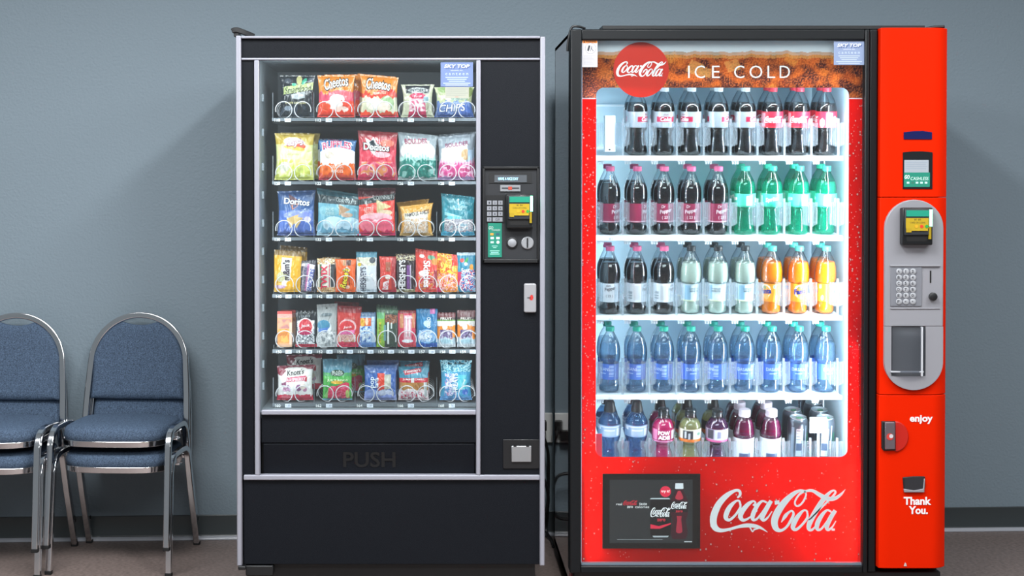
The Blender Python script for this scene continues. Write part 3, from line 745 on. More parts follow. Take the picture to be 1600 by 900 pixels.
b4 = snack_bag('chip_bag', R, 621, 684, 208.5, 284, 'grey and teal chip bag with fir tree edge on second shelf',
 [('b',0,999,'#98a1a8'),('e',653,238,30,20,'#dedfdb'),('e',650,241,21,16,'#eceae4'),('p',[(627,232),(672,219),(674,250),(627,250)],'#e6e5e0'),('f',249,9,'#9fc4bd'),('f',256,8,'#2a7f72'),('m',622,252,684,284,[None,'#27776c','#1f6a62',None,'#8fbfb8'],8),('w',280,1,'#a9b4b4'),
  ('t','BOULDER',650,221,38,8.5,'#a33a5e',.04,5,None)], skew=-6)
b5 = snack_bag('chip_bag', R, 683, 742, 211, 284, 'grey and pink chip bag at the end of the second shelf',
 [('b',0,999,'#8f98a2'),('e',711,242,24,17,'#e6e2e2'),('p',[(688,232),(732,226),(730,256),(686,256)],'#ebe6e4'),('e',729,243,8,9,'#b99468'),('r',733,742,236,256,'#a9bcd2'),('f',256,7,'#d9a4bc'),('f',261,6,'#c2437e'),('m',685,258,742,284,[None,None,'#d46a9c','#e2b4c8','#b0336c'],8),('w',279,1,'#9a7fa6'),
  ('t','BOULDER',714,226,39,7,'#8c3560',.03,4,None)], skew=5)
behind(b1, 'second yellow green chip bag showing behind the gold topped one', 7, 2, 1, 1)
behind(b2, 'second ridged chip bag standing behind the blue and orange one', -6, 3, 1, 1)
behind(b4, 'second grey teal chip bag leaning out behind the fir tree one', 6, 0, 1, 1)
behind(b5, 'second grey pink chip bag behind the one ending the second shelf', 3, 4, 1, 1)
# row 3
R = 2
b1 = snack_bag('tortilla_chip_bag', R, 432, 493, 298, 371, 'blue tortilla chip bag with white lettering on the third shelf',
 [('g',0,330,'#33466a','#3f5f94'),('b',330,999,'#5570b6'),('m',434,330,492,371,[None,None,'#6a82c8','#4a63aa'],12),('p',[(450,303),(470,316),(456,330),(451,318)],'#5b3440'),('p',[(454,319),(470,320),(456,329)],'#c98a72'),('p',[(457,321),(466,322),(457,327)],'#35517e'),('e',465,338,24,7,'#8490d2'),('p',[(446,343),(468,336),(462,348),(453,359)],'#c4a56a'),('p',[(462,340),(475,342),(463,360),(460,352)],'#c9ad76'),('e',482,345,6,5,'#cfc4dc'),('w',364,2,'#46588f'),
  ('t','Doritos',464,316,43,10,'#eef0f4',.035,-6,'#33466a'),('t','COOL RANCH',478,331,14,4,'#c9d4ea',.0,-6,None)], skew=2)
b2 = snack_bag('corn_chip_bag', R, 494, 564, 299, 371, 'pale blue corn chip bag with dark header on the third shelf',
 [('b',0,999,'#6aa3b6'),('b',0,308,'#41707d'),('b',308,320,'#2b3c43'),('e',512,332,18,8,'#7fb1be'),('p',[(529,320),(549,328),(530,338)],'#b08e72'),('e',543,337,10,4,'#bfa08c'),('e',521,352,19,12,'#c4dceb'),('e',549,352,16,11,'#b9d6e8'),('w',360,2,'#6fa4c0'),('w',367,1,'#a9c6d6'),
  ('t','CORNNUTS',541,314,33,5.6,'#aab7ba',.02,-4,None),('t','NACHO',514,329,14,5,'#bfd8da',.01,0,None),('t','CHEESE',514,335,15,4.5,'#bfd8da',.01,0,None)], skew=-11, flare=.08)
b3 = snack_bag('corn_chip_bag', R, 558, 618, 294, 371, 'red corn chip bag with black header on the third shelf',
 [('b',0,999,'#de4136'),('g',0,308,'#512632','#6d2b38'),('p',[(558,313),(618,302),(618,313),(558,322)],'#2c2f33'),('p',[(588,312),(608,324),(589,334)],'#c9b483'),('p',[(600,318),(612,324),(604,328)],'#d4bf8f'),('e',602,334,12,5,'#d8bfa0'),('e',588,342,26,8,'#f0b4bf'),('e',574,354,13,11,'#f0788c'),('e',602,354,14,11,'#ee6480'),('w',364,2,'#c22b58'),
  ('t','CORNNUTS',600,309,34,6.5,'#b9bdbd',.02,5,None),('t','KETTLE',576,328,15,5.5,'#f2cfc4',.02,2,None),('t','COOKED',576,334.5,15,5.5,'#f2cfc4',.02,2,None)], skew=0, flare=.05)
b4 = snack_bag('cookie_bag', R, 624, 677, 320, 370, 'small gold and cream cookie bag on the third shelf',
 [('b',0,999,'#d9c8a8'),('b',0,333,'#d29a42'),('e',651,338,22,6,'#e6dfd2'),('m',626,342,672,368,['#c9a98c','#e6dcd4','#b99676','#efe6e2','#d3b394'],6),('r',624,629,320,372,'#d8a24e'),('r',671,677,320,372,'#cf973f'),('b',366,372,'#d2a764'),
  ('t','FAMOUS AMOS',652,334,42,6.5,'#4a3b48',.01,6,None)], skew=6, flare=.14)
b5 = snack_bag('trail_mix_bag', R, 689, 742, 305, 371, 'teal trail mix bag at the end of the third shelf',
 [('b',0,999,'#2c7a88'),('m',690,305,742,336,[None,None,'#35899a'],8),('p',[(694,333),(722,340),(720,345),(694,338)],'#8fc4cc'),('e',708,347,15,8,'#5fb0c0'),('m',694,344,740,367,['#8d8a94','#b9b2b8','#6a6a78','#cfc8c8','#7f98a4'],5),('w',365,1,'#3e96b4'),
  ('t','ENERGY',730,317.5,18,4.5,'#9ccad0',.0,-6,None),('t','ALL ENERGY',719,324,24,4,'#b9dde0',.01,0,None),('t','MIX',719,328,8,3.4,'#b9dde0',.01,0,None)], skew=-6, flare=.05)
behind(b4, 'second cookie bag with its gold corner showing behind the front one', -6, 6, 1, 2)
behind(b2, 'second pale blue corn chip bag standing behind the front one', 3, 0, 1, 2)
# row 4 : bars
R = 3; V = 90
def bar(name, x0, x1, yt, yb, label, ops, row=R, **k):
    kw = dict(thick=.018, lean=.05, flare=.04, wr=.8); kw.update(k)
    return snack_bag(name, row, x0, x1, yt, yb, label, ops, **kw)
a1 = bar('candy_bag', 428, 471, 392, 460.5, 'yellow peanut candy bag starting the fourth shelf',
 [('b',0,999,'#dba430'),('r',428,471,390,400,'#8a6a38'),('p',[(440,404),(456,404),(453,444),(438,444)],'#ded9d2'),('e',441,436,9,9,'#b9b489'),('e',447,446,7,5,'#e6dcc8'),('e',454,447,7,5,'#e8a820'),('e',437,452,9,3,'#b894b0'),
  ('t',"m&m's",447,424,34,11,'#3a2a3c',.05,V,None)], flare=.0, skew=-4)
a2 = bar('chocolate_bar', 468, 494, 407, 460, 'tilted dark chocolate bar with white and blue lettering on fourth shelf',
 [('b',0,999,'#3f3a44'),('p',[(474,412),(482,412),(478,459),(470,459)],'#8f8794'),('p',[(484,413),(492,416),(486,459),(477,459)],'#e6dce8'),('p',[(480,413),(484,413),(478,459),(475,459)],'#c27aa4'),('r',471,476,412,416,'#d8cfd0'),
  ('t','SNICKERS',485.5,440,38,7,'#3f57a8',.04,80,None,.2),('t','SNICKERS',476,436,36,5,'#4a4f78',.02,84,None,.2)], skew=2)
a3 = bar('cookie_bar', 495, 524, 404, 460.5, 'white and red cookie bar with crumpled gold ends on fourth shelf',
 [('b',0,999,'#dcd2c8'),('m',495,400,524,414,['#b98a52','#e6d2a8','#8a5a34','#f0e2c8'],4),('r',498,502,414,452,'#4a6a4a'),('r',514,516,414,456,'#c9485a'),('r',517,524,414,452,'#3f4448'),('m',495,453,524,462,['#c9935a','#e6c9a0','#d4a070'],4),
  ('t','TWIX',506,436,40,11,'#d22c4c',.05,V,None)], flare=.10)
a4 = bar('peanut_butter_cup', 523, 557, 405, 461.5, 'orange peanut butter cup pack on the fourth shelf',
 [('b',0,999,'#e8642a'),('r',535,540,407,416,'#b98a64'),('r',541,549,407,416,'#5f3a34'),('p',[(533,424),(543,418),(549,424),(544,428)],'#ead2c0'),('r',545,547.5,430,450,'#7a3a20'),('e',543,453,4,3,'#f6c8b0'),
  ('t',"Reese's",538,438,34,11,'#f0d838',.045,78,'#4a2412',.2)], flare=.12)
a5 = bar('white_candy_bar', 556, 589, 394, 461, 'white candy bar with pale blue top on the fourth shelf',
 [('b',0,999,'#d9dce4'),('b',0,404,'#5f96ac'),('m',557,403,587,417,['#d8d0bc','#e6e0d2','#a89a8a'],6),('e',561,415,3,3,'#d9b83c'),('e',582,408,5,5,'#4a4f58'),('b',456,470,'#c9d2de'),
  ('t',"HERSHEY'S",567,439,40,10,'#33324a',.02,V,None)], flare=.06)
a6 = bar('wafer_bar', 592, 620, 401, 460, 'narrow red wafer bar on the fourth shelf',
 [('b',0,999,'#d2453c'),('r',602,611,410,426,'#a05a44'),('r',612,620,401,460,'#a8393c'),('e',606,435,5,4,'#e6d6cc'),('p',[(598,444),(608,440),(606,456),(597,456)],'#ecdfe2'),('b',457,470,'#b02c40'),
  ('t','Kit Kat',602.5,449,12,6,'#d2304a',.02,60,None,.2)], flare=.14, skew=0)
a7 = bar('chocolate_bar', 618, 649, 397, 461.5, 'dark brown chocolate bar with large white lettering on fourth shelf',
 [('b',0,999,'#33262a'),('m',618,394,649,408,['#4a3434','#c9bc98','#5a4438'],4),('r',636,641,416,456,'#7a4a8a'),('r',641.5,643,416,456,'#b9a8c4'),('m',618,457,649,463,['#d8d0b0','#8a7a5a'],4),
  ('t',"HERSHEY'S",628,432,50,11,'#efe9ec',.05,V,None)], flare=.10)
a8 = bar('candy_bag', 649, 684, 391, 463, 'red fruit candy bag with white vertical lettering on fourth shelf',
 [('b',0,999,'#d9483f'),('e',659,402,4,3,'#e8dcd8'),('e',674,403,6,4,'#5f9a7a'),('e',680,410,6,6,'#c98a44'),('m',654,428,684,458,['#c92f3a','#e8a8a0','#b9445a','#d8a040',None],5),('e',662,431,8,5,'#f0dce0'),('r',678,684,425,452,'#8c1c2c'),
  ('t','Skittles',667,432,46,11,'#f2eef2',.05,-V,None)], flare=.02, skew=-5)
a9 = bar('candy_bag', 682, 717, 397, 460.5, 'orange and yellow fruit chew bag on the fourth shelf',
 [('b',0,999,'#e08a28'),('m',683,398,714,432,['#e8a83a','#d8562c','#f0c848','#e07a28'],7),('r',706,717,397,416,'#d63a2c'),('m',683,430,712,458,['#d9742c','#f0c8c0','#c9403a','#e8b040','#e6a0a8'],5),('r',682,690,452,462,'#c02c58'),
  ('t','Starburst',687,420,24,6,'#c23a1c',.02,-V,None)], flare=.03, skew=-4)
a10 = bar('candy_bag', 714, 743, 395, 461, 'teal sour candy bag ending the fourth shelf',
 [('b',0,999,'#2f7f9c'),('b',0,400,'#b9c9d4'),('e',722,408,3.4,3.4,'#d03a34'),('e',729,408,2,5,'#4fa85a',30),('e',728,414,3,3,'#cfd8e0'),('e',737,420,3,6,'#d8932c'),('r',714,720,427,450,'#b82c5a'),('m',720,424,743,460,['#3f5fa0','#d8dfe8','#c23a4a','#2f5f9a','#8fb4cc'],5),
  ('t','Sour',728,424,14,8,'#eef2f6',.03,8,None)], flare=.03)
behind(a1, 'second yellow peanut candy bag tucked behind the first one', 7, 6, 1, 3)
behind(a3, 'second gold ended cookie bar standing behind the white one', 7, 1, 1, 3)
behind(a6, 'second red wafer bar standing behind the narrow one', 7, -1, 1, 3)
behind(a7, 'second dark chocolate bar behind the large lettered one', 8, 0, 1, 3)
# row 5
R = 4
c1 = bar('cracker_pack', 433, 456, 486.5, 545, 'narrow orange cracker pack starting the fifth shelf',
 [('b',0,999,'#e6a070'),('b',0,491,'#c9504a'),('b',491,498,'#e8a094'),('m',434,500,455,515,['#e0a080','#d99474','#b97a78'],6),('m',434,516,452,538,['#e8943c','#e07f3a','#f0a850'],5),('r',452,456,505,545,'#ecc0a8'),('b',541,550,'#c9a084'),
  ('t','Cracker',444,495,15,4,'#f6dcd0',.02,0,None),('t','CHEESE',443,524,14,5,'#c2542c',.02,4,None)], row=4, kind='box', thick=.016, lean=.05)
c2 = bar('cookie_pouch', 461, 495, 486, 546, 'black cookie pouch with red round badge on the fifth shelf',
 [('b',0,999,'#2c2f34'),('m',463,500,492,544,['#7a7f88','#c9ccd2','#4a5058','#e0e2e6'],5),('b',0,502,'#26292e'),('e',477,512,13,14,'#e6dce0'),('e',477,512,11,12,'#c22f3c'),('e',476,522,12,4,'#b02a58'),('b',541,550,'#b02a40'),
  ('t','Jack',477,511,16,6,'#f0dce0',.03,8,None,.2),('t','LINKS',477,495,14,3.4,'#9aa0a6',.01,3,None)], row=4, flare=.06)
c3 = bar('cookie_pouch', 494, 527, 475.5, 547.5, 'light grey pouch with blue badge on the fifth shelf',
 [('b',0,999,'#a9abac'),('e',510,482.5,1.4,1.4,'#33363a'),('e',510,493,9,3,'#6f7a80'),('e',506,515,12,13,'#d8dde4'),('e',505,511,11,9,'#4a86a4'),('p',[(496,517),(514,514),(510,523),(496,527)],'#5a80c4'),('m',496,522,524,543,['#8f959a','#d4d6d8','#b9bcc0','#e8e8ea'],5),('b',543,550,'#c4c6c8'),
  ('t','PEPPERED',509,495,18,3,'#5f6a70',.01,3,None)], row=4, flare=.08, skew=2)
c4 = bar('cookie_pouch', 526, 565, 479, 549, 'red pouch with pink ringed badge on the fifth shelf',
 [('b',0,999,'#c2403c'),('b',0,490,'#9f3338'),('e',543,514,14,13,'#e8b8bc'),('e',542,515,12.5,11,'#d03f44'),('p',[(530,522),(556,519),(552,530),(528,530)],'#d86a9c'),('m',528,528,556,541,['#d8a8a0','#b9807a','#e8d0cc','#cfa48c'],5),('w',541,1,'#d23a58'),
  ('t','ORIGINAL',548,500,16,4,'#d8837c',.01,4,None),('t','Jack',543,515,15,5,'#f2d8da',.03,6,None,.2)], row=4, flare=.05, skew=-2)
c5 = bar('cereal_bar', 560, 587, 488.5, 548.5, 'blue and orange cereal bar on the fifth shelf',
 [('b',0,999,'#7f9fc8'),('b',0,496,'#5a7494'),('r',562,580,498,512,'#d8673a'),('e',566,506,3.6,8,'#e0a83a'),('e',573,504,2.4,7,'#f0d0b4'),('r',581,585,496,546,'#b9c9dc'),('m',562,513,580,540,['#4a6fae','#c9dcf0','#88aedb','#e6f0f8'],4.5),('b',541,550,'#5f86c2'),
  ('t','BERRY',573,528,16,7,'#eaf2fa',.03,14,None)], row=4, flare=.05)
c6 = bar('granola_bar', 588, 622, 483, 546.5, 'green and brown granola bar on the fifth shelf',
 [('b',0,999,'#3b4a40'),('r',588,601,483,547,'#8fb84a'),('b',0,490,'#5c7a62'),('r',588,600,490,500,'#6fae7a'),('r',591,595,506,540,'#cfc04a'),('e',611,500,10,8,'#8a5442'),('m',602,493,621,506,['#7a4a3a','#a86a4e','#5c3c34'],4),('r',605,608,505,542,'#dfe6e4'),('r',599,603,510,536,'#6f9a9c'),('r',611,613,506,516,'#cfd6d4'),
  ('t','NATURE',593,522,28,4,'#4a7a2c',.02,V,None)], row=4, flare=.05, skew=-3)
c7 = bar('fig_bar', 621, 650, 485.5, 547, 'red fig bar pack with white column on the fifth shelf',
 [('b',0,999,'#c93a55'),('b',0,490,'#8c2c34'),('r',624,630,492,515,'#c98a64'),('r',644,649,490,515,'#c47a58'),('r',631,643,494,536,'#e0a8b4'),('r',634,636,496,530,'#f2e4e8'),('r',639,641,496,530,'#f2e4e8'),('e',637,537,9,3,'#dcdfe6'),('b',541,550,'#d04a54'),
  ('t','Austin',638,497,13,5,'#f4e8ea',.03,0,None)], row=4, flare=.05)
c8 = bar('cookie_pack', 650, 684, 483, 547, 'blue cookie pack with white lettering on the fifth shelf',
 [('b',0,999,'#2f6f9e'),('r',672,680,483,491,'#c86aa8'),('m',651,484,683,512,[None,None,'#3a7fae'],7),('e',665,506,9,9,'#3f83b4'),('e',667,508,6,5,'#bcd4e2',40),('e',667,529,15,12,'#86b0dc'),('m',655,519,676,538,['#7aa4d6','#d6e6f4','#9dbfe4'],4),('w',541,1,'#2f58a8'),
  ('t','OREO',670,506,18,6,'#e8f0f6',.04,V,None),('t','MINI',664,529,18,9,'#eaf2fa',.04,16,None)], row=4, flare=.05)
def fruit(x0, x1, lab):
    m_ = (x0+x1)/2
    return bar('fruit_snack_pouch', x0, x1, 489 if x0 < 700 else 485.5, 547, lab,
 [('b',0,999,'#6a3034' if x0 < 700 else '#6e4a4c'),('b',500.5,503,'#5f8a3a'),('b',503,512,'#d6d0cc'),('b',497,501,'#3c2a2c'),('w',511,1.5,'#d9802c'),('e',m_-2,513,4,5,'#efe2d2'),('e',m_,526,10,8,'#6a5478'),('m',m_-10,518,m_+10,533,['#5a4a78','#8a7aa0','#3f3450','#b4a8c0'],4),('w',532,1.5,'#a9bcc8'),('e',m_,537,9,3,'#8fb0bc'),('b',542,550,'#c9ced4'),
  ('t','FRUIT',m_,499,18,4,'#e8e0d8',.03,0,None)], row=4, flare=.05)
c9 = fruit(682, 712, 'maroon and orange fruit pouch, second last on the fifth shelf')
c10 = fruit(714, 743, 'brown and orange fruit pouch ending the fifth shelf')
behind(c1, 'second orange cracker pack behind the one starting the fifth shelf', 4, 0, 1, 4)
behind(c4, 'second red pouch standing taller behind the ringed badge one', -5, 5, 1, 4)
behind(c6, 'second granola bar standing behind the green and brown one', -1, 4, 1, 4)
# row 6
R = 5
d1 = snack_bag('cookie_bag', R, 431, 489, 572, 630.5, 'cream raspberry cookie bag with maroon corners on the bottom shelf',
 [('b',0,999,'#e2dedc'),('b',0,579,'#8a3848'),('e',461,586,24,12,'#e4dfda'),('b',0,575,'#7c3040'),('p',[(431,572),(446,580),(438,590),(431,586)],'#8f3a4a'),('p',[(446,592),(479,589),(480,597),(446,600)],'#d05a78'),('r',477,481,591,599,'#c22c44'),('p',[(437,602),(446,598),(446,606),(439,607)],'#8a4a6a'),('e',444,612,5,4,'#b98aa4'),('e',450,610,3,6,'#a87a9c',-20),('e',467,609,5,6,'#8a5a80',20),('e',477,612,3.5,4,'#b07898'),('e',474,607,5,5,'#e0cfc4'),('w',621,.8,'#c9304c'),('e',446,625,8,3,'#d86a78'),
  ('t',"Knott's",461,583,28,9,'#2c2628',.03,5,None,.15),('t','RASPBERRY',463,595,32,5.5,'#f4e2e6',.03,4,None)], skew=2, flare=.08)
d2 = snack_bag('gummy_bag', R, 503, 550, 562, 630.5, 'green gummy bag with dark oval badge on the bottom shelf',
 [('g',0,585,'#47688a','#5f93a8'),('b',585,999,'#4fa858'),('f',588,7,'#4c9a66'),('b',590,999,'#52ab52'),('e',527,585,11.5,5.6,'#2c4a3c'),('e',523,612,10,14,'#3f9448'),('p',[(512,612),(540,600),(546,602),(546,628),(511,628)],'#d03a58'),('e',526,600,10,3,'#d8a838'),('m',512,606,545,627,['#c92f54','#e0708a','#d8456a',None],5),('p',[(505,624),(512,612),(511,628)],'#8fc87a'),('e',543,620,3,7,'#b8c870'),('b',628,640,'#6fa0b4'),
  ('t','BLACK',527,583,17,3.6,'#d8e4dc',.02,0,None),('t','FOREST',527,587,17,3.6,'#d8e4dc',.02,0,None),('t','JUICY RINGS',527,597,34,4.6,'#e6f2c8',.03,0,None)], flare=.05)
d3 = snack_bag('pastry_pack', R, 568, 620, 572, 631, 'blue pastry pack with red and cream stripe on the bottom shelf',
 [('b',0,999,'#3a62a8'),('b',0,576,'#5f7fb8'),('r',589.5,601,585,614,'#d8412f'),('r',601,612,587,612,'#b9b8aa'),('e',606,596,4,7,'#c8c7ba'),('e',580,622,13,10,'#96a8e0'),('e',602,620,13,8,'#cfd4ec'),('w',622,1.2,'#8c9cdc'),('w',628,.6,'#a9b4e4'),
  ('t','pop',582,600,18,8,'#dfe8f4',.04,V,None),('t','tarts',588,601,16,6,'#dfe8f4',.04,V,None),('t','NEW',581,583,8,2.6,'#b9c8e4',.01,0,None)], flare=.06)
d4 = snack_bag('cake_bag', R, 622, 670, 574, 631, 'teal and brown cake bag with red banner on the bottom shelf',
 [('b',0,999,'#3f86a0'),('p',[(629,581),(658,576),(659,583),(632,588)],'#b93448'),('b',593,600.5,'#c42c38'),('r',642,647,593,601,'#e2dcdc'),('b',600.5,999,'#a8753c'),('e',634,607,10,6,'#b4834a'),('e',657,606,10,5,'#9c6a36'),('w',613,1.2,'#e2cfd2'),('e',641,616,11,5,'#ecdfe2'),('m',626,616,668,629,['#d88aa0','#efe0e4','#c9345a','#f2e6e8'],5),('r',663,668,600,625,'#cfd2d2'),
  ('t',"Freshley's",644.5,581.5,25,5.2,'#f0e4e8',.02,9,None,.15),('t','JUMBO CAKES',646,595.5,36,3.6,'#f4e4e6',.02,0,None)], flare=.06)
d5 = snack_bag('cereal_treat_bag', R, 687, 738, 564, 631, 'light blue cereal treat with crimped top ending the bottom shelf',
 [('b',0,999,'#3f93b8'),('m',687,562,738,572,['#2a4a58','#9fd0de','#3a8aa4'],4),('b',571,583,'#5fb0c6'),('m',688,571,738,583,['#4a9cb4','#a8d8e2','#3a86a0'],4),('r',693,732,584,624,'#3a8fb6'),('m',693,586,712,624,['#6fb4d8','#d8dcec','#b98ab4','#5a9acc',None],4),('e',728,617,5,5,'#2f62b4'),('r',716,731,588,612,'#4fb0be'),('w',624,1.2,'#5f9ad0'),
  ('t','TREATS',711,602,34,9,'#e2eef4',.04,V,None),('t','KRISPIES',703,606,34,6,'#e8dff0',.02,V,None),('t','original',725,604,18,5,'#d8eef0',.03,70,None)], flare=.10, wr=1.4)
behind(d1, 'second raspberry cookie bag rising behind the cream one', 12, 14, 1, 5)
behind(d2, 'second green gummy bag standing behind the dark oval one', 18, 5, 2, 5)
behind(d3, 'second blue pastry pack standing behind the striped one', 3, 5, 1, 5)
behind(d4, 'second teal cake bag standing behind the red banner one', 2, 6, 1, 5)
# ------------------------------------------------------------------ drinks machine
m_fr = mat('door_frame_black', '#101316', .42, bump=(300, .05), spec=.3)
m_red = mat('red_plastic', '#da2203', .42, spec=.04, bump=(240, .12))
m_side = mat('red_gloss_side', '#5a1418', .08, coat=.6)
m_lin = mat('cooler_liner', '#b9d0dc', .5)
m_shelf = mat('white_shelf', '#e6edf2', .45)
m_gray = mat('fascia_grey', '#8e8e94', .42)
m_graph = printed('door_print', .45, translucent=.5, spec=.02)
m_logo = mat('logo_white', '#f2f4f8', .5)
KX0, KX1, KXR = FX(891), FX(1370), FX(1476.5)
KT, KB = FZ(45.5), FZ(893)
cola = thing('drinks_vending_machine', 'tall red drinks vending machine with glass front, right of the snack machine', 'vending machine', ((KX0+KXR)/2, .38, 0))
cx0 = FX(889, .06)+.002; CD = .66
mb = MB()
mb.box(cx0, cx0+.012, .062, CD, .05, KT-.004)
tag(mb.build('side_panel', m_side, cola), 'glossy dark red side panel')
mb = MB()
mb.box(KXR-.014, KXR-.002, .062, CD, .05, KT-.004); mb.box(cx0, KXR-.002, .062, CD, KT-.016, KT-.004); mb.box(cx0, KXR-.002, CD-.012, CD, .05, KT-.004); mb.box(cx0, KXR-.002, .062, CD, .05, .07)
mb.build('cabinet', m_dk, cola)
mb = MB(); mb.pbox(941, 1443, 40, 45, .0, .5); tag(mb.build('top_board', m_dk, cola), 'flat black board on the roof')
mb = MB(); mb.tube(crom([(FX(886, .02), .02, FZ(80, .02)), (FX(888, .02), .02, FZ(60, .02)), (FX(893, .02), .02, FZ(43, .02)), (FX(903, .02), .02, FZ(41.5, .02)), (FX(914, .02), .03, FZ(44, .02))], 6), .004)
mb.build('roof_cable', m_dk, cola)
mb = MB(); mb.tube(crom([(FX(1446), .01, FZ(44.5)), (FX(1460), .01, FZ(42)), (FX(1475), .01, FZ(41))], 4), .005)
mb.build('roof_cable', m_dk, cola)
# cooler inside
ix0, ix1, iy1 = FX(921, .06), FX(1336, .06), .63
iz0, iz1 = FZ(768, .1), FZ(122, .1)
mb = MB()
mb.box(ix0-.01, ix0, .05, iy1, iz0, iz1); mb.box(ix1, ix1+.01, .05, iy1, iz0, iz1); mb.box(ix0, ix1, iy1, iy1+.01, iz0, iz1); mb.box(ix0-.01, ix1+.01, .05, iy1, iz1, iz1+.01); mb.box(ix0-.01, ix1+.01, .05, iy1, iz0-.01, iz0)
ln = mb.build('cooler_liner', m_lin, cola)
mb = MB()
for px in (1304, 1318): mb.box(FX(px, .30)-.002, FX(px, .30)+.002, .44, .444, iz0, iz1)
mb.box(ix0, ix1, iy1-.012, iy1, FZ(166, .6), FZ(163, .6))
mb.build('rail', mat('rail_white', '#dfe7ec', .4), ln)
# door frame
def fbox(name, a, b, c, d, y0, y1, m=m_fr, bev=.004):
    return MB().pbox(a, b, c, d, y0, y1).build(name, m, cola, bevel=bev)
fbox('door_frame', 891, 908.5, 45.5, 896, -.018, .055); fbox('door_frame', 1350, 1357.5, 45.5, 896, -.018, .055); fbox('door_frame', 1357.5, 1370, 45.5, 894, -.008, .055)
fbox('door_frame', 908, 1350, 45.5, 62.5, -.018, .055); fbox('door_frame', 908, 1350, 884.5, 896, -.018, .055)
fbox('base', 897, 1472, 893, 915, .01, CD, m_dk)
for X in (FX(930), FX(1430)):
    for Y in (.1, .6): MB().lathe([(.03, 0), (.03, .015), (.018, .025), (.018, .06)], 20, X, Y).build('leg', m_dk, cola)
mb = MB(); mb.pbox(909, 1349, 879.2, 884.4, -.004, .012); mb.build('sill_strip', mat('sill_silver', '#9aa6b8', .35, metal=.5), cola)
mb = MB(); mb.pbox(908.2, 909.3, 62, 879, -.004, .012); mb.build('edge_strip', mat('edge_silver', '#aab4cc', .4), cola)
MB().pbox(908, 1350, 62, 885, -.008, -.003).build('glass_pane', clear('door_pane', '#f4f8f8', .85, .015, .003, '#e8f0f4'), cola)  # faint milky share stands in for bloom and reflection on the pane
# printed door graphic with the window cut out of it
GY = .010
rnd = random.Random(3)
cubes = []
for i in range(34):
    cx = 915+i*13.3+rnd.uniform(-6, 6); cy = rnd.uniform(88, 142) if i % 3 else rnd.uniform(80, 92); a = rnd.uniform(0, 90); r = rnd.uniform(9, 18)
    cubes.append(([(cx+r*math.cos(math.radians(a+90*k))*rnd.uniform(.8, 1.15), cy+r*.8*math.sin(math.radians(a+90*k))) for k in range(4)], rnd.choice(['#d8742a', '#b8501c', '#e8923c', '#8a3412', '#c9602a', '#e6a45a', '#7a2c14'])))
def header_ink(x, y):
    top = 86+5*noise.noise(Vector((x*.025, 0, 4)))+2.5*noise.noise(Vector((x*.09, 1, 4)))
    if 917 < x < 941: top += 1
    if y < top-5: return mixc(lin('#bccbd8'), lin('#d6dce2'), max(0, min(1, (y-62)/20)))
    n1 = noise.noise(Vector((x*.055, y*.07, 2))); n2 = noise.noise(Vector((x*.16, y*.18, 7))); n3 = noise.noise(Vector((x*.5, y*.5, 1)))
    dpt = (y-83)/70
    base = mixc(lin('#b0521e'), lin('#3a1618'), max(0, min(1, dpt*1.1+n1*2.1+.15)))
    for P, c in cubes:
        if inpoly(x, y, P): base = mixc(base, lin(c), .55+.3*n2)
    base = mixc(base, lin('#3c1a22'), max(0, min(.85, (985-x)/70))*max(0, min(1, dpt*1.6)))
    if y < top: return mixc(lin('#d9c8b4'), base, .45)
    if y < top+5: base = mixc(base, lin('#dca45e'), .6)
    return mixc(base, lin('#2a0e10') if n3 < 0 else lin('#e07a3a'), min(.5, abs(n3)*.7+abs(n2)*.35))
def red_ink(x, y):
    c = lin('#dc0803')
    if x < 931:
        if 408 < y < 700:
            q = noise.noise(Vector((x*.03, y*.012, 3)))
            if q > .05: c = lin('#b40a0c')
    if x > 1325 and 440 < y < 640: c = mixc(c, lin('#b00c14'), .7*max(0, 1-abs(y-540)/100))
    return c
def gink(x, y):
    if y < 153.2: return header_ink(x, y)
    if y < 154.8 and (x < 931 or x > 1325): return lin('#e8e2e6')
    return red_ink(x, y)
mb = MB()
def pgrid(x0, x1, y0, y1, step, y):
    nu = max(1, int((x1-x0)/step)); nv = max(1, int((y1-y0)/step))
    f = lambda u, v: (x0+u*(x1-x0), y1-v*(y1-y0))
    mb.grid(nu, nv, lambda u, v: (FX(f(u, v)[0], y), y, FZ(f(u, v)[1], y)), lambda u, v: gink(*f(u, v)))
wx0, wx1, wy0, wy1, wr_ = 931, 1325, 137, 714, 12
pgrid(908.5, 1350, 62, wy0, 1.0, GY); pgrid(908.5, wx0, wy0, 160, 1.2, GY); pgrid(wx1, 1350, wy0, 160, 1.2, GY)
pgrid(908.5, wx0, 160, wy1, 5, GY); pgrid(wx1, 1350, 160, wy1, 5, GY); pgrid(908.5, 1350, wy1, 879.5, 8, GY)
for cx, cy, qx, qy in ((wx0+wr_, wy0+wr_, wx0, wy0), (wx1-wr_, wy0+wr_, wx1, wy0), (wx0+wr_, wy1-wr_, wx0, wy1), (wx1-wr_, wy1-wr_, wx1, wy1)):
    arc = [(cx+(qx-cx)*math.cos(a*math.pi/16), cy+(qy-cy)*math.sin(a*math.pi/16)) for a in range(9)]
    pts = [(qx, qy)]+arc
    mb.add([(FX(a, GY), GY, FZ(b, GY)) for a, b in pts], [(0, i, i+1) for i in range(1, len(pts)-1)], [gink(*p) for p in pts])
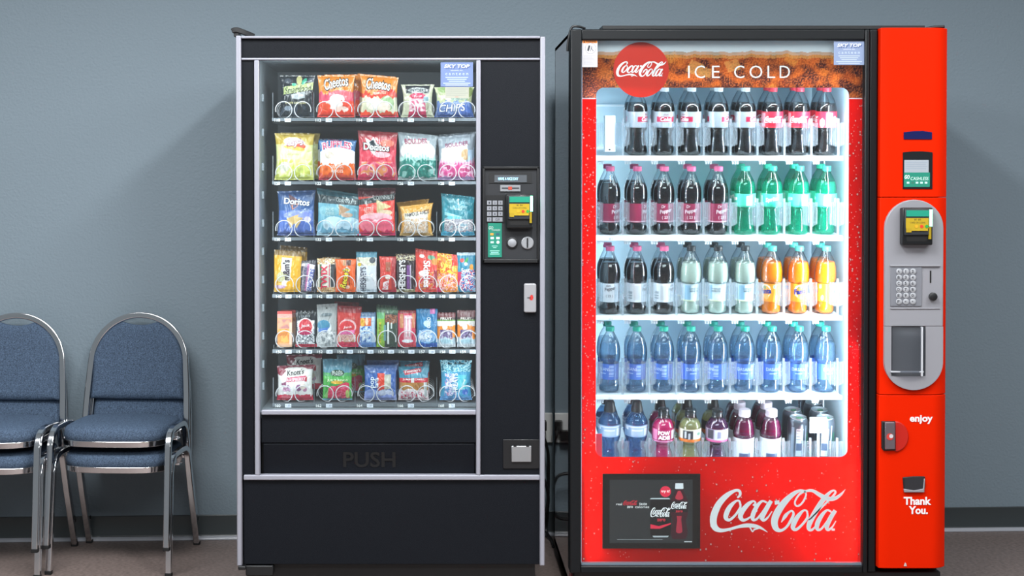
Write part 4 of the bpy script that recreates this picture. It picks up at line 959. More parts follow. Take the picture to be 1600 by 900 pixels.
# printed water drops
for i in range(700):
    if i % 7 < 2: x, y = rnd.uniform(910, 930), rnd.uniform(165, 710)
    elif i % 7 < 4: x, y = rnd.uniform(1327, 1348), rnd.uniform(165, 710)
    else: x, y = rnd.uniform(912, 1347), rnd.uniform(718, 876)
    if 940 < x < 1097 and 738 < y < 859: continue
    r = rnd.choice([.5, .6, .7, .8, 1.0, 1.2, 1.7]); ry = r*rnd.uniform(1, 1.35)
    for (dx, dy, k, c, o) in ((0, 0, 1.12, '#a80c10', .0002), (0, -.1, .9, '#ee6a5c', .0003), (-r*.15, -r*.2, .6, '#fadcd6', .0004)):
        pts = [(x+dx+k*r*math.cos(a*.6283), y+dy+k*ry*math.sin(a*.6283)) for a in range(10)]
        mb.add([(FX(a, GY), GY-o, FZ(b, GY)) for a, b in pts], [tuple(range(9, -1, -1))], c)
tag(mb.build('door_graphic', m_graph, cola, ink=True), 'printed door graphic, iced cola above and red with water drops below')
MB().pbox(908.5, 1350, 716, 880, .085, .09).build('light_box', mat('box_white', '#f0f0f0', .6), cola)
MB().pbox(908.5, 931, 130, 716, .045, .05).build('light_box', mat('box_white'), cola); MB().pbox(1338, 1350, 130, 716, .05, .055).build('light_box', mat('box_white'), cola)
MB().pbox(908.5, 1350, 62, 132, .055, .06).build('light_box', mat('box_white'), cola)
# badge, words and logos
BY = .0085
mb = MB(); mb.prism(disc_pts(1001, 109, 43.2, BY, 72), BY, BY+.0008, '#e2331f'); bd = tag(mb.build('round_badge', printed('badge_print', .45, translucent=.35), cola, ink=True), 'round red badge')
mb = MB(); P = onplane(BY-.0004); put_script(mb, 962, 96, 1040, 120, P, '#ffffff'); mb.build('script_logo', m_logo, bd, smooth=False)
mb = MB(); Q = onplane(GY-.0008)
for ch, x, wd in (('I', 1075.5, 2.6), ('C', 1092.5, 16), ('E', 1117.5, 12), ('C', 1154, 16), ('O', 1180, 20), ('L', 1204, 12), ('D', 1225, 16)):
    put_text(mb, ch, x, 112.3, wd, 19 if ch in 'IEL D' else 19.6, lambda a, b: Q(a, b), '#ffffff', -.006)
mb.build('header_words', m_logo, cola)
mb = MB(); put_script(mb, 1110, 764.5, 1322, 831.5, onplane(GY-.0012), '#ffffff'); mb.build('script_logo', m_logo, cola, smooth=False)
# warning and service stickers
WY = -.0086
mb = MB(); mb.pbox(909, 933, 62.8, 105, WY, WY+.0004, '#b9b7b9'); mb.pbox(909.5, 932.5, 63.2, 67.4, WY-.0003, WY, '#d97c20')
W1 = onplane(WY-.0006); W2 = onplane(WY-.0005); f1 = lambda a, b: W1(a, b)
put_text(mb, 'WARNING', 922.5, 65.3, 16, 3.2, f1, '#4a2a14', .02)
mb.prism([(FX(x, WY), FZ(y, WY)) for x, y in ((911, 66.8), (912.5, 63.9), (914, 66.8))], WY-.0006, WY-.0003, '#3a2410')
q = [disc_pts(922, 75.5, r, WY-.0004, 24) for r in (8.6, 7.9)]
mb.prism(q[0], WY-.0004, WY-.0002, '#7d7f86'); mb.prism(q[1], WY-.0006, WY-.0004, '#d8d6d8')
mb.prism([(FX(x, WY), FZ(y, WY)) for x, y in ((916.5, 79), (919, 70.5), (922, 71.5), (919.5, 80.2))], WY-.0008, WY-.0006, '#2c2e36')
mb.prism([(FX(x, WY), FZ(y, WY)) for x, y in ((923.5, 72), (925, 72), (924.6, 76), (927.5, 80), (925.5, 80), (923.4, 77), (922, 80.5), (921, 80))], WY-.0008, WY-.0006, '#6d7078')
for k in range(7): mb.pbox(911.5, 930-(k*5 % 7), 86.5+k*2.2, 87.2+k*2.2, WY-.0004, WY, '#a2a2a8')
tag(mb.build('warning_sticker', m_ink, cola, ink=True), 'white warning sticker with an orange bar')
sky_sticker(cola, 1301.3, 1349, 64.5, 101.5, WY, '#8494b4')
# screen low in the door
SY = .006
mb = MB(); mb.pbox(942, 1095, 740.5, 857, SY, .05); sc = mb.build('advert_screen', mat('screen_bezel', '#08090b', .3), cola)
mb = MB(); T = onplane(SY-.0012); tp = lambda a, b, n=0: T(a, b)
def sp(pts, col, k=0): mb.add([(FX(x, SY), SY-.0006-k*.0001, FZ(y, SY)) for x, y in pts], [tuple(range(len(pts)))[::-1]], col)
sp([(x, y) for x, y in ((953, 749.5), (1083, 749.5), (1083, 848.5), (953, 848.5))], '#24282b')
def lobe(prof, cx, col, k):
    sp([(cx-r, y) for r, y in prof]+[(cx+r, y) for r, y in prof[::-1]], col, k)
lobe([(12, 778), (16, 783), (16.5, 800), (16.5, 830), (15, 838), (12, 840)], 1033, '#101214', 1)
sp([(1018, 778), (1046, 778), (1048, 780), (1016, 780)], '#a9b4ba', 2); sp([(1020, 837), (1046, 837), (1044, 839.5), (1022, 839.5)], '#9aa4aa', 2)
sp([(1017, 819), (1030, 822), (1049, 817), (1049, 819), (1032, 826), (1017, 826)], '#c92a44', 2)
lobe([(6, 755), (6.6, 763), (5.5, 764), (6.5, 768), (13, 781), (14, 790), (13.5, 803), (10.5, 812), (12, 824), (13.5, 832), (11, 841), (8, 842)], 1062, '#34141e', 3)
lobe([(6, 755), (6.6, 763), (5.5, 764)], 1062, '#c8d0d6', 4); lobe([(2, 767), (6, 776), (6, 779), (2, 781)], 1062, '#a83040', 4); lobe([(4, 806), (3, 812), (4.5, 824), (5, 831), (2, 833)], 1062, '#98283a', 4)
lobe([(12.6, 783), (13.2, 790), (13, 800)], 1062, '#15161a', 4)
put_script(mb, 1017, 793, 1049, 808, onplane(SY-.0012), '#e6eaee'); put_script(mb, 1049.5, 784, 1075, 795, onplane(SY-.0014), '#e6eaee')
put_text(mb, 'zero', 1034, 812.5, 13, 4, tp, '#c23040', .02); put_text(mb, 'zero', 1062, 799, 11, 3, tp, '#c23040', .02)
sp([(1040.5+8.6*math.cos(a*.314), 768+8.6*math.sin(a*.314)) for a in range(20)], '#d22a46', 4)
put_text(mb, 'try it!', 1040.5, 768, 13, 5.4, tp, '#ffffff', .008)
put_text(mb, 'real', 968, 787.5, 9, 3.8, tp, '#d8dcde', .004); put_script(mb, 974.5, 782, 997, 789.5, onplane(SY-.0013), '#c22c3c'); put_text(mb, 'taste', 1005.5, 787.3, 12, 4, tp, '#d8dcde', .004)
put_text(mb, 'zero', 985, 792.3, 9, 3.2, tp, '#e2e6e8', .008); put_text(mb, 'calories', 1004, 792, 22, 4, tp, '#d8dcde', .004)
sp([(965, 842.5), (1036, 842.5), (1036, 843.3), (965, 843.3)], '#8a9296', 2); sp([(1070, 845.5), (1082, 845.5), (1082, 847), (1070, 847)], '#b8bec2', 2)
m_scr, nt_, b_ = nmat('screen_picture'); at_ = nt_.nodes.new('ShaderNodeAttribute'); at_.attribute_name = 'ink'
nt_.links.new(at_.outputs['Color'], b_.inputs['Base Color']); nt_.links.new(at_.outputs['Color'], b_.inputs['Emission Color']); b_.inputs['Emission Strength'].default_value = .55; b_.inputs['Roughness'].default_value = .3
tag(mb.build('screen_picture', m_scr, sc, ink=True, smooth=False), 'dark advert with a can and a bottle')
# red control column, front rounded
def col_y(px):
    u = (px-1370)/(1476.5-1370)
    return -.034+(.026*((u-.78)/.22)**2 if u > .78 else 0)+(.005*((.14-u)/.14)**2 if u < .14 else 0)
mb = MB(); zs = [(884, 615.2), (614.4, 308.6), (307.8, 45)]
for zb_, zt_ in zs:
    pr = [(FX(1370+i*106.5/24), col_y(1370+i*106.5/24)) for i in range(25)]; n = len(pr)
    vs = [(x, y, FZ(q, 0)) for q in (zb_, zt_) for x, y in pr]+[(x, .06, FZ(q, 0)) for q in (zb_, zt_) for x, y in (pr[0], pr[-1])]
    a = 2*n
    mb.add(vs, [(i, i+1, n+i+1, n+i) for i in range(n-1)]+[tuple(range(n-1, -1, -1))+(a, a+1), tuple(range(n, 2*n))+(a+3, a+2), (0, n, a+2, a), (n-1, a+1, a+3, 2*n-1)])
rc = mb.build('control_column', m_red, cola, bevel=.002)
def onred(off):
    return lambda px, py, n_=0: (FX(px, -.03), col_y(px)-off, FZ(py, -.03))
def rpoly(pts, y0, y1, name, m, par=rc, bev=0, label=None):
    return tag(MB().prism([(FX(x, y0), FZ(y, y0)) for x, y in pts], y0, y1).build(name, m, par, bevel=bev), label)
YF = -.036
rpoly([(1411, 206.5), (1425, 205), (1440, 204.5), (1455, 206.5), (1455, 217.5), (1411, 217.5)], YF-.001, YF+.02, 'display_window', mat('display_blue', '#141a4e', .2), label='dark blue display window')
rpoly([(1410, 238), (1425, 236.5), (1442, 236.5), (1456, 238), (1456, 295), (1410, 295)], YF-.001, YF+.02, 'sticker_window', mat('window_black', '#15171a', .3))
mb = MB(); mb.pbox(1412, 1450, 250, 270, YF-.0018, YF, '#9ca4ac'); mb.pbox(1411.5, 1452, 269.5, 292, YF-.002, YF, '#15806a'); Q2 = onplane(YF-.0024); qq = lambda a, b: Q2(a, b)
for k in range(4): mb.pbox(1414, 1448-(k % 2)*2, 253.5+k*3.2, 254.4+k*3.2, YF-.0021, YF, '#8c98a4')
put_text(mb, 'GO', 1416.5, 276.5, 8, 6, qq, '#e8f8f4', .03, .2); put_text(mb, 'CASHLESS', 1436, 279, 28, 5, qq, '#d4f2ea', .0, .2)
for i in range(5): mb.pbox(1416+i*7, 1420+i*7, 284, 287, YF-.0023, YF, '#bfe8de' if i != 1 else '#35705f')
tag(mb.build('payment_sticker', m_ink, rc, ink=True), 'teal payment sticker under a white note')
# grey fascia
def stadium(x0, x1, y0, y1, r, n=16):
    cx = (x0+x1)/2; out = []
    rx = (x1-x0)/2
    for i in range(n+1): a = math.pi+math.pi*i/n; out.append((cx+rx*math.cos(a), y0+r+r*math.sin(a)))
    for i in range(n+1): a = math.pi*i/n; out.append((cx+rx*math.cos(a), y1-r+r*math.sin(a)))
    return out
FA = -.046
# fascia with the open can door cut out
mb = MB(); st = stadium(1382.5, 1474, 312, 609.5, 44); bx0, bx1, by0, by1 = 1393, 1446.5, 510, 588
top = [p for p in st if p[1] <= by0]; bot = [p for p in st if p[1] >= by1]
up = [p for p in st if p[1] < 400]; dn = [p for p in st if p[1] > 500]
mb.prism([(FX(x, FA), FZ(y, FA)) for x, y in up+[(1474, by0), (1382.5, by0)]], FA, -.02)
fa = tag(mb.build('fascia', m_gray, rc, bevel=.0025), 'light grey rounded fascia')
def edge_x(y, sg):
    q = max(0, (y-565.5)/44); return 1428.25+sg*45.75*math.sqrt(max(0, 1-q*q))
ys = [by0+i*(by1-by0)/20 for i in range(21)]
for pts in ([(edge_x(y, -1), y) for y in ys]+[(bx0, by1), (bx0, by0)], [(bx1, by0), (bx1, by1)]+[(edge_x(y, 1), y) for y in ys[::-1]], [(edge_x(by1+i*21.4/20, -1), by1+i*21.4/20) for i in range(21)]+[(edge_x(by1+i*21.4/20, 1), by1+i*21.4/20) for i in range(20, -1, -1)]):
    mb = MB(); mb.prism([(FX(x, FA), FZ(y, FA)) for x, y in pts], FA, -.02); mb.build('fascia_rim', m_gray, rc)
mb = MB(); mb.pbox(1391, 1469, 414, 416.5, FA-.006, FA); mb.pbox(1391, 1469, 481, 483, FA-.003, FA); mb.build('ridge', m_gray, fa, bevel=.001)
card_reader(fa, 1409.5, 324.5, 47.5, 58.5, FA-.0)
MB().pbox(1391.5, 1440.5, 416, 478.5, FA-.003, FA).build('keypad_plate', mat('keypad_grey', '#797b82', .4), fa, bevel=.001)
KEYS = 'A12B34C56D78E90F*-'
for i, chx in enumerate(KEYS):
    x = 1404+(i % 3)*10.9; y = 424+(i//3)*9.4
    k = MB(); k.lathe([(S(4.5), 0), (S(4.5), .003), (S(3.6), .0042), (0, .0042)], 20, FX(x, FA), FA-.003, FZ(y, FA), ax='y', col='#a4a6ab')
    Kq = onplane(FA-.0076); put_text(k, chx, x, y, 3.4 if chx not in '1-' else (1.3 if chx == '1' else 2.2), 4.6 if chx not in '-*' else 1.6, lambda a, b: Kq(a, b), '#3c3e44', .02)
    k.build('key', m_ink, fa, ink=True)
MB().pbox(1452.8, 1455, 423, 442, FA-.001, FA+.002).build('coin_slot', mat('slot_dark', '#050506', .6), fa)
mb = MB(); z = FZ(463, FA); mb.lathe([(S(4), 0), (S(4), .006), (S(6.2), .007), (S(6.2), .016), (S(4.5), .018), (0, .018)], 24, FX(1456, FA), FA, z, ax='y'); tag(mb.build('return_knob', m_dk, fa), 'black round knob')
mb = MB(); mb.pbox(bx0, bx1, by0, by1, -.0355, -.030); mb.pbox(bx0, bx1, by1-3, by1, FA+.004, -.03); mb.box(FX(bx1, FA), FX(bx1+21, FA), FA+.001, FA+.004, FZ(by1-2, FA), FZ(by0+2, FA)); mb.build('pickup_bin', mat('bin_grey', '#6f7176', .5), fa)
def bow(u, v):
    px = bx0+1+u*54; return (FX(px, FA), FA+.006-.020*math.sin(math.pi*min(1, u*1.0))**.8, FZ(by1-1-v*(by1-by0-2), FA))
mb = MB(); mb.grid(20, 2, bow); tag(mb.build('bin_door', clear('bin_door_clear', '#b8bcc2', 1.0, .08, .12, '#c8ccd2'), fa), 'clear curved bin door')
mb = MB(); mb.pbox(1440, 1442.5, 511, 588, FA-.010, FA); mb.pbox(bx0, 1444, 580, 582, FA-.008, FA); mb.build('bin_edge', mat('bin_edge', '#c4c6cc', .3), fa)
# enjoy / handle / coin cup / thank you
mb = MB(); put_text(mb, 'enjoy', 1439.5, 655, 36, 14, onred(.002), '#f2ecec', .035); mb.build('words', mat('words_white', '#f0eaea', .5), rc)
mb = MB(); put_text(mb, 'Thank', 1434, 782, 43, 12.5, onred(.002), '#f2ecec', .035); put_text(mb, 'You.', 1435.5, 796.5, 30, 12.5, onred(.002), '#f2ecec', .035); mb.build('words', mat('words_white'), rc)
mb = MB(); pts = [(1399+21.5*math.sin(a*math.pi/16), 682-24*math.cos(a*math.pi/16)) for a in range(17)]
mb.prism([(FX(x, YF), FZ(y, YF)) for x, y in pts], YF-.0035, YF+.01); mb.build('handle_cup', mat('red_dark', '#b81c10', .4), rc, bevel=.003)
rpoly([(1379, 658.5), (1400.5, 658.5), (1401, 704), (1382, 704.5), (1379, 700)], YF-.004, YF+.01, 'handle_recess', m_dk, bev=.002)
h = rpoly([(1384, 660), (1399.5, 660), (1400, 702), (1384.5, 702.5)], YF-.012, YF, 'door_handle', mat('handle_steel', '#8b8088', .32, metal=.75), bev=.002, label='silver door handle with a lock')
mb = MB(); yq = YF-.0122; mb.prism(disc_pts(1391.5, 682.5, 5.4, yq, 20), yq-.0008, yq, '#c23a34'); mb.prism(disc_pts(1393.3, 681.5, 3.2, yq, 16), yq-.0014, yq, '#c9c4c8'); mb.build('lock', m_ink, h, ink=True)
rpoly([(1412, 746), (1428, 744.5), (1447, 744.5), (1447.5, 760), (1445, 769), (1414, 769), (1413, 758)], YF-.002, YF+.01, 'coin_cup', m_dk, bev=.002)
rpoly([(1413.5, 764), (1430, 766.5), (1444, 764), (1445.5, 748), (1447, 748), (1446, 769.5), (1414.5, 769.5)], YF-.006, YF, 'cup_lip', mat('cup_grey', '#8c8a90', .35), bev=.0015)
rpoly([(1414.5, 747), (1445, 746), (1444, 764), (1430, 766), (1415, 763)], YF-.0025, YF-.001, 'cup_inside', mat('cup_inside', '#2c2d31', .3))
mb = MB(); mb.add([onred(.002)(x, y) for x, y in ((1413, 884), (1418, 884), (1417, 880), (1415, 878))], [(0, 1, 2, 3)], '#cfc4c0'); mb.build('paint_chip', mat('chip_pale', '#c9bcb8', .6), rc)
# ---- shelves, front stops and lamps
SH = [(243.5, 251), (368, 376.4), (493.5, 500.4), (617.5, 624.6), (733, 740)]
LY = .165; BYC = .235; TILT = math.radians(5.0)
m_clr = clear('stop_clear', '#f2f8fc', 2.2, .06, .24, '#f4f9ff', edge='#7f98ac')
col_x = lambda k: 952+42*k
SLOPES = [.105]*4+[.175]
SHZ = []
for r, (ya, yb) in enumerate(SH):
    z1, z0 = FZ(ya, LY), FZ(yb, LY); xa, xb = ix0+.002, FX(1316.5, LY)
    mb = MB(); mb.box(xa, xb, LY, LY+.006, z0, z1)
    y2 = .585; SLOPE = SLOPES[r]
    mb.add([(xa, LY+.006, z1-.004), (xb, LY+.006, z1-.004), (xb, y2, z1-.004+SLOPE*(y2-LY)), (xa, y2, z1-.004+SLOPE*(y2-LY)), (xa, LY+.006, z0), (xb, LY+.006, z0), (xb, y2, z0+SLOPE*(y2-LY)), (xa, y2, z0+SLOPE*(y2-LY))],
           [(0, 1, 2, 3), (7, 6, 5, 4), (4, 5, 1, 0), (5, 6, 2, 1), (6, 7, 3, 2), (7, 4, 0, 3)])
    sh = mb.build('shelf', m_shelf, cola, bevel=.0015)
    SHZ.append(z1-.004)
    mb = MB()
    for k in range(9):
        if r < 4: put_text(mb, 'ABCD'[r]+str(k+1), col_x(k)+2, ya+4.2+(1 if r else 0), 5.0, 2.8, lambda a, b: onplane(LY-.0006)(a, b), '#8a94a4', .0)
    if mb.v: mb.build('shelf_number', mat('shelf_ink', '#8b95a6', .5), sh)
    for k in range(9):       # white clips under the shelf, the ends of the lane springs
        if r == 4: break
        mb = MB(); c = col_x(k)-19
        for q in range(3): mb.pbox(c+q*3.6+1, c+q*3.6+3.2, yb+1.0, yb+5.5, LY+.02, LY+.03)
        mb.pbox(c, c+11, yb, yb+1.6, LY+.02, LY+.03); mb.build('clip', m_shelf, sh)
    for k in range(10):      # clear ribbed front stops between the lanes
        c = col_x(k)-21; top = ya-52 if r < 4 else 690
        bot = ya-14 if r < 4 else 738
        mb = MB()
        if k < 10:
            mb.pbox(c-1.6, c+1.6, top-6, ya-1 if r < 4 else 742, LY+.004, LY+.010)
        for sgn in (-1, 1):
            if (k == 0 and sgn < 0): continue
            def wing(u, v):
                px = c+sgn*(1.6+u*10.5)
                wav = .0032*math.sin(u*22)
                cut = 4*(1-math.sqrt(max(0, 1-(1-min(1, v/.1))**2))) if v < .1 else 0
                return (FX(px, LY), LY+.007+.010*u*u+wav, FZ(bot-cut*u-v*(bot-top), LY))
            mb.grid(20, 6, wing, flip=sgn < 0)
        mb.build('front_stop', m_clr, sh)
    if r == 4:
        pass
# lit strips behind the door edges, and the light boxes behind the print
BL = (.84, .93, 1)
zc_, zl_ = (FZ(140)+FZ(745))/2, FZ(140)-FZ(745)
strip_light('strip_light', (FX(925), .04, zc_), (.75, .66, 0), (0, 0, 1), zl_, .02, 15, BL, cola)
strip_light('strip_light', (FX(1333), .04, zc_), (-.75, .66, 0), (0, 0, 1), zl_, .02, 20, BL, cola)
strip_light('strip_light', (FX(1128), .05, FZ(128)), (0, .5, -.85), (1, 0, 0), .75, .02, 5, BL, cola)
zc_, zl_ = (FZ(720)+FZ(876))/2, FZ(720)-FZ(876)
strip_light('strip_light', (FX(1343), .045, zc_), (-1, 0, 0), (0, 0, 1), zl_, .02, 3.0, (1, 1, 1), cola)
strip_light('strip_light', (FX(913), .045, zc_), (1, 0, 0), (0, 0, 1), zl_, .02, .8, (1, 1, 1), cola)
strip_light('strip_light', (FX(1342), .035, (FZ(540)+FZ(714))/2), (-1, -.3, 0), (0, 0, 1), FZ(540)-FZ(714), .01, .8, (1, 1, 1), cola)
strip_light('strip_light', (FX(1128), .032, FZ(131)), (0, -.2, 1), (1, 0, 0), .85, .02, .25, (1, 1, 1), cola)
zc_, zl_ = (FZ(140)+FZ(745))/2, FZ(140)-FZ(745)
strip_light('strip_light', (ix0+.004, .52, zc_), (1, .25, 0), (0, 0, 1), zl_, .03, 3.2, BL, cola)  # unseen strip added to brighten the back of the cooler
# ------------------------------------------------------------------ drinks
m_pet = clear('bottle_clear', '#f6fafc', 1.6, .03, edge='#5f7482')
m_cola = mat('cola_dark', '#17100f', .12, spec=.5)
m_dp = mat('soda_dark', '#1c1416', .12)
m_lem = mat('lemonade_cloudy', '#a6b3a6', .25, spec=.5)
m_or = mat('orange_soda', '#e06e06', .2, coat=.3)
m_spr = clear('green_soda', '#bcf4ec', .8, .05, .32, '#38d4c2')
m_wat = clear('still_water', '#e2eff8', 1.5, .04, .16, '#9cc4e6', edge='#6f9cc4')
m_blu = clear('blue_drink', '#b4d8f2', .8, .05, .35, '#5a9fdc')
m_pnk = mat('berry_drink', '#b8185a', .2, coat=.3)
m_pur = mat('purple_drink', '#5a1036', .15, coat=.3)
m_pale = clear('pale_drink', '#e8e6c0', .8, .05, .55, '#d8d49a')
m_vio = clear('violet_drink', '#c49ac0', .8, .05, .45, '#8a4a84')
m_lab = printed('label_print', .38)
m_labm = printed('label_foil', .3, metal=.25)
def capmat(n, c, **k): return mat('cap_'+n, c, .42, **k)
def rad_at(prof, z):
    for (r0, z0), (r1, z1) in zip(prof, prof[1:]):
        if z0 <= z <= z1: return r0+(r1-r0)*(z-z0)/((z1-z0) or 1)
    return prof[-1][0]
def smooth(prof, sub=4): return [(max(0, r), z) for r, z in crom(prof, sub)]
CONTOUR = smooth([(.024, 0), (.0335, .006), (.0342, .02), (.031, .038), (.0268, .062), (.0272, .078), (.0335, .093), (.0345, .118), (.0345, .146), (.0332, .162), (.0275, .182), (.0185, .200), (.0128, .211), (.0126, .214)])
STRAIGHT = smooth([(.022, 0), (.033, .007), (.0345, .022), (.0335, .038), (.0328, .044), (.0328, .104), (.0345, .112), (.0350, .134), (.0325, .156), (.0225, .183), (.0140, .202), (.0126, .212), (.0126, .214)])
BELL = smooth([(.022, 0), (.0315, .007), (.032, .02), (.0300, .038), (.0295, .045), (.030, .100), (.0345, .108), (.0362, .124), (.0352, .150), (.0285, .178), (.0175, .200), (.0126, .211), (.0126, .214)])
WATER = smooth([(.022, 0), (.0325, .006), (.0335, .018), (.0310, .040), (.0305, .048), (.0305, .098), (.0335, .106), (.0348, .122), (.0348, .140), (.0320, .160), (.0235, .185), (.0142, .201), (.0126, .206), (.0126, .209)])
def petal(t, z): return 1-.16*max(0, 1-z/.024)*(.5+.5*math.cos(5*t))**2
def base_bottle(name, prof, liquid, level, caps, label=None, kfix=petal, shell=m_pet, neckmat=None):
    t = thing(name, 'x', 'bottle', (0, 0, 0))
    mb = MB(); mb.lathe(prof, 40, rad=kfix, close=False); mb.build('bottle_shell', shell, t, sharp=70)
    lp = [(max(.0005, r-.0011), z+.001) for r, z in prof if z < level]; lp.append((max(.0005, rad_at(prof, level)-.0011), level))
    mb = MB(); mb.lathe(lp, 40, rad=kfix); mb.build('drink', liquid, t, sharp=60)
    if label:
        z0, z1, col, ops = label[:4]; mm = label[4] if len(label) > 4 else m_lab
        def surf(th, z, off=.0008): r = rad_at(prof, z)+off; a = math.radians(th-90); return (r*math.cos(a), r*math.sin(a), z)
        def ink(th, z):
            c = lin(col)
            for o in ops:
                if o[0] == 'b' and o[1] <= z <= o[2]: c = lin(o[3])
                elif o[0] == 'r' and o[3] <= z <= o[4] and o[1] <= ((th+180-o[1]) % 180)+o[1]-(0) <= o[2]: c = lin(o[5])
                elif o[0] == 'e' and (((((th-o[1]+90) % 180)-90)/o[3])**2+((z-o[2])/o[4])**2) < 1: c = lin(o[5])
            return c
        mb = MB(); nz = max(4, int((z1-z0)/.0028))
        mb.grid(72, nz, lambda u, v: surf(u*360, z0+v*(z1-z0)), lambda u, v: ink(u*360, z0+v*(z1-z0)))
        for o in ops:
            for s_ in (0, 180):
                pl = lambda px, py, n_=0: surf(px+s_, py, .0014+n_*.00002)
                if o[0] == 't':
                    _, txt, th, z, w_, h_, cc, bo, sh = o[:9]; rot = o[9] if len(o) > 9 else 0
                    k = 180/math.pi/rad_at(prof, z)
                    ca, sa = math.cos(math.radians(rot)), math.sin(math.radians(rot))
                    v, f, a = letters(txt, bo, sh)
                    mb.add([pl(th+k*((x-.5)*w_*ca-(q-.5)*h_*sa), z+((x-.5)*w_*sa+(q-.5)*h_*ca)) for x, q in v], f, cc)
                elif o[0] == 's':
                    _, th, z, w_, h_, cc = o
                    k = 180/math.pi/rad_at(prof, z)
                    put_script(mb, th-k*w_/2, -z-h_/2, th+k*w_/2, -z+h_/2, lambda px, py, n_=0: pl(px, -py, n_), cc)
        mb.build('label', mm, t, ink=True, sharp=70)
    kind, cm, zc = caps
    mb = MB()
    if kind == 'screw':
        rr = .0147
        mb.lathe([(rr*.96, 0), (rr, .001), (rr, .0035), (rr*.95, .004), (rr, .0045), (rr, .0135), (rr*.93, .0155), (0, .0158)], 48, z0=zc, rad=lambda a, z: 1-.025*(math.sin(24*a) > 0)*(.0045 < z < .0135), close=True)
        mb.build('cap', cm, t, sharp=30)
    elif kind == 'wide':
        rr = .0195
        mb.lathe([(rr*.97, 0), (rr, .001), (rr, .005), (rr*.95, .0056), (rr, .0062), (rr*.99, .021), (rr*.9, .0235), (0, .024)], 48, z0=zc, rad=lambda a, z: 1-.02*(math.sin(28*a) > 0)*(.006 < z < .02))
        mb.build('cap', cm, t, sharp=30)
    elif kind == 'sport':
        rr = .0195
        mb.lathe([(rr, 0), (rr, .012), (rr*.97, .014), (rr*.86, .020), (rr*.80, .030), (rr*.62, .036), (0, .0375)], 40, z0=zc)
        mb.build('cap', cm, t, sharp=40)
    elif kind == 'clear':
        rr = .0185
        mb.lathe([(rr*.9, 0), (rr*.9, .016), (rr*.86, .018), (0, .018)], 40, z0=zc); mb.build('cap', cm, t, sharp=40)
        mb = MB(); mb.lathe([(rr, 0), (rr, .024), (rr*.92, .027), (0, .0272)], 40, z0=zc, close=False); mb.build('over_cap', m_pet, t, sharp=40)
    return t
WORDS = ['first', 'second', 'third', 'fourth', 'fifth', 'sixth', 'seventh', 'eighth', 'ninth']
ROWN = ['top', 'second', 'third', 'fourth', 'bottom']
used = set()
def place(proto, r, k, depth, rot, desc, group=None, dx=0, dz=0):
    if proto.name in used: o = copy_tree(proto)
    else: o = proto; used.add(proto.name)
    y = BYC+(.011 if r == 4 else 0)+depth*STEP[r]+(.0 if depth == 0 else .002)
    x = FX(col_x(k)+dx, BYC)
    z = SHZ[r]+SLOPES[r]*(y-LY)+.0004+dz
    o.location = (x, y, z); o.rotation_mode = 'ZYX'; o.rotation_euler = (math.atan(SLOPES[r]), 0, math.radians(rot))
    where = '%s lane, %s drinks shelf' % (WORDS[k], ROWN[r])
    o['label'] = desc+[', front of ', ', behind the front one, ', ', third back, ', ', fourth back, '][depth]+where
    o['group'] = group or 'bottles on the %s drinks shelf' % ROWN[r]
    return o
STEP = [.078, .078, .078, .078, .076]
# ---- the kinds
diet = base_bottle('cola_bottle', CONTOUR, m_cola, .172, ('screw', capmat('silver', '#c4ccd2'), .2125),
  (.094, .147, '#b4bcc4', [('r', 40, 140, .114, .131, '#c22c50'), ('t', 'Coke', 90, .1225, .036, .013, '#f4f4f6', .02, .2), ('t', 'diet', 90, .138, .018, .007, '#8a2036', .0, .2), ('b', .094, .096, '#8d969e')], m_labm))
cola_b = base_bottle('cola_bottle', CONTOUR, m_cola, .172, ('screw', capmat('red', '#c8283c'), .2125),
  (.094, .147, '#cf2038', [('s', 90, .121, .062, .022, '#ffffff'), ('r', 10, 40, .098, .142, '#dfa0aa'), ('b', .094, .098, '#e8404a'), ('e', 165, .11, 14, .014, '#f2f0f0')]))
dp = base_bottle('soda_bottle', STRAIGHT, m_dp, .172, ('screw', capmat('pink', '#d8628e'), .2115),
  (.042, .105, '#8c2848', [('t', 'Dr', 76, .0955, .014, .010, '#e8d8de', .01, .25, 8), ('t', 'Pepper', 92, .079, .042, .017, '#ecdfe4', .012, .25, 12), ('t', '( 23 )', 92, .058, .026, .012, '#ecdfe4', .008, 0), ('b', .0445, .0465, '#d8b0bc')]))
ddp = base_bottle('soda_bottle', STRAIGHT, m_dp, .172, ('screw', capmat('pink', '#d8628e'), .2115),
  (.042, .105, '#d6d8de', [('t', 'diet', 68, .098, .016, .008, '#4a444c', .0, .2, 6), ('t', 'Pepper', 80, .086, .040, .016, '#3c363e', .01, .25, 12), ('t', '( 23 )', 74, .062, .022, .010, '#3c363e', .0, 0), ('r', 140, 165, .052, .078, '#8a9098'), ('r', 140, 165, .058, .060, '#d6d8de'), ('r', 140, 165, .066, .068, '#d6d8de'), ('r', 0, 30, .050, .098, '#c4c6cc')]))
spr = base_bottle('green_soda_bottle', CONTOUR, m_spr, .176, ('screw', capmat('green', '#2fb49a'), .2125),
  (.094, .138, '#4fc8ac', [('t', 'Sprite', 90, .118, .042, .018, '#eafaf4', .04, .2, 10), ('r', 0, 30, .096, .130, '#e8f4f0'), ('b', .094, .097, '#2fae92'), ('r', 60, 120, .098, .106, '#38b89c')]), shell=clear('bottle_green', '#a8ecdc', 1.6, .03, edge='#4fb8a8'))
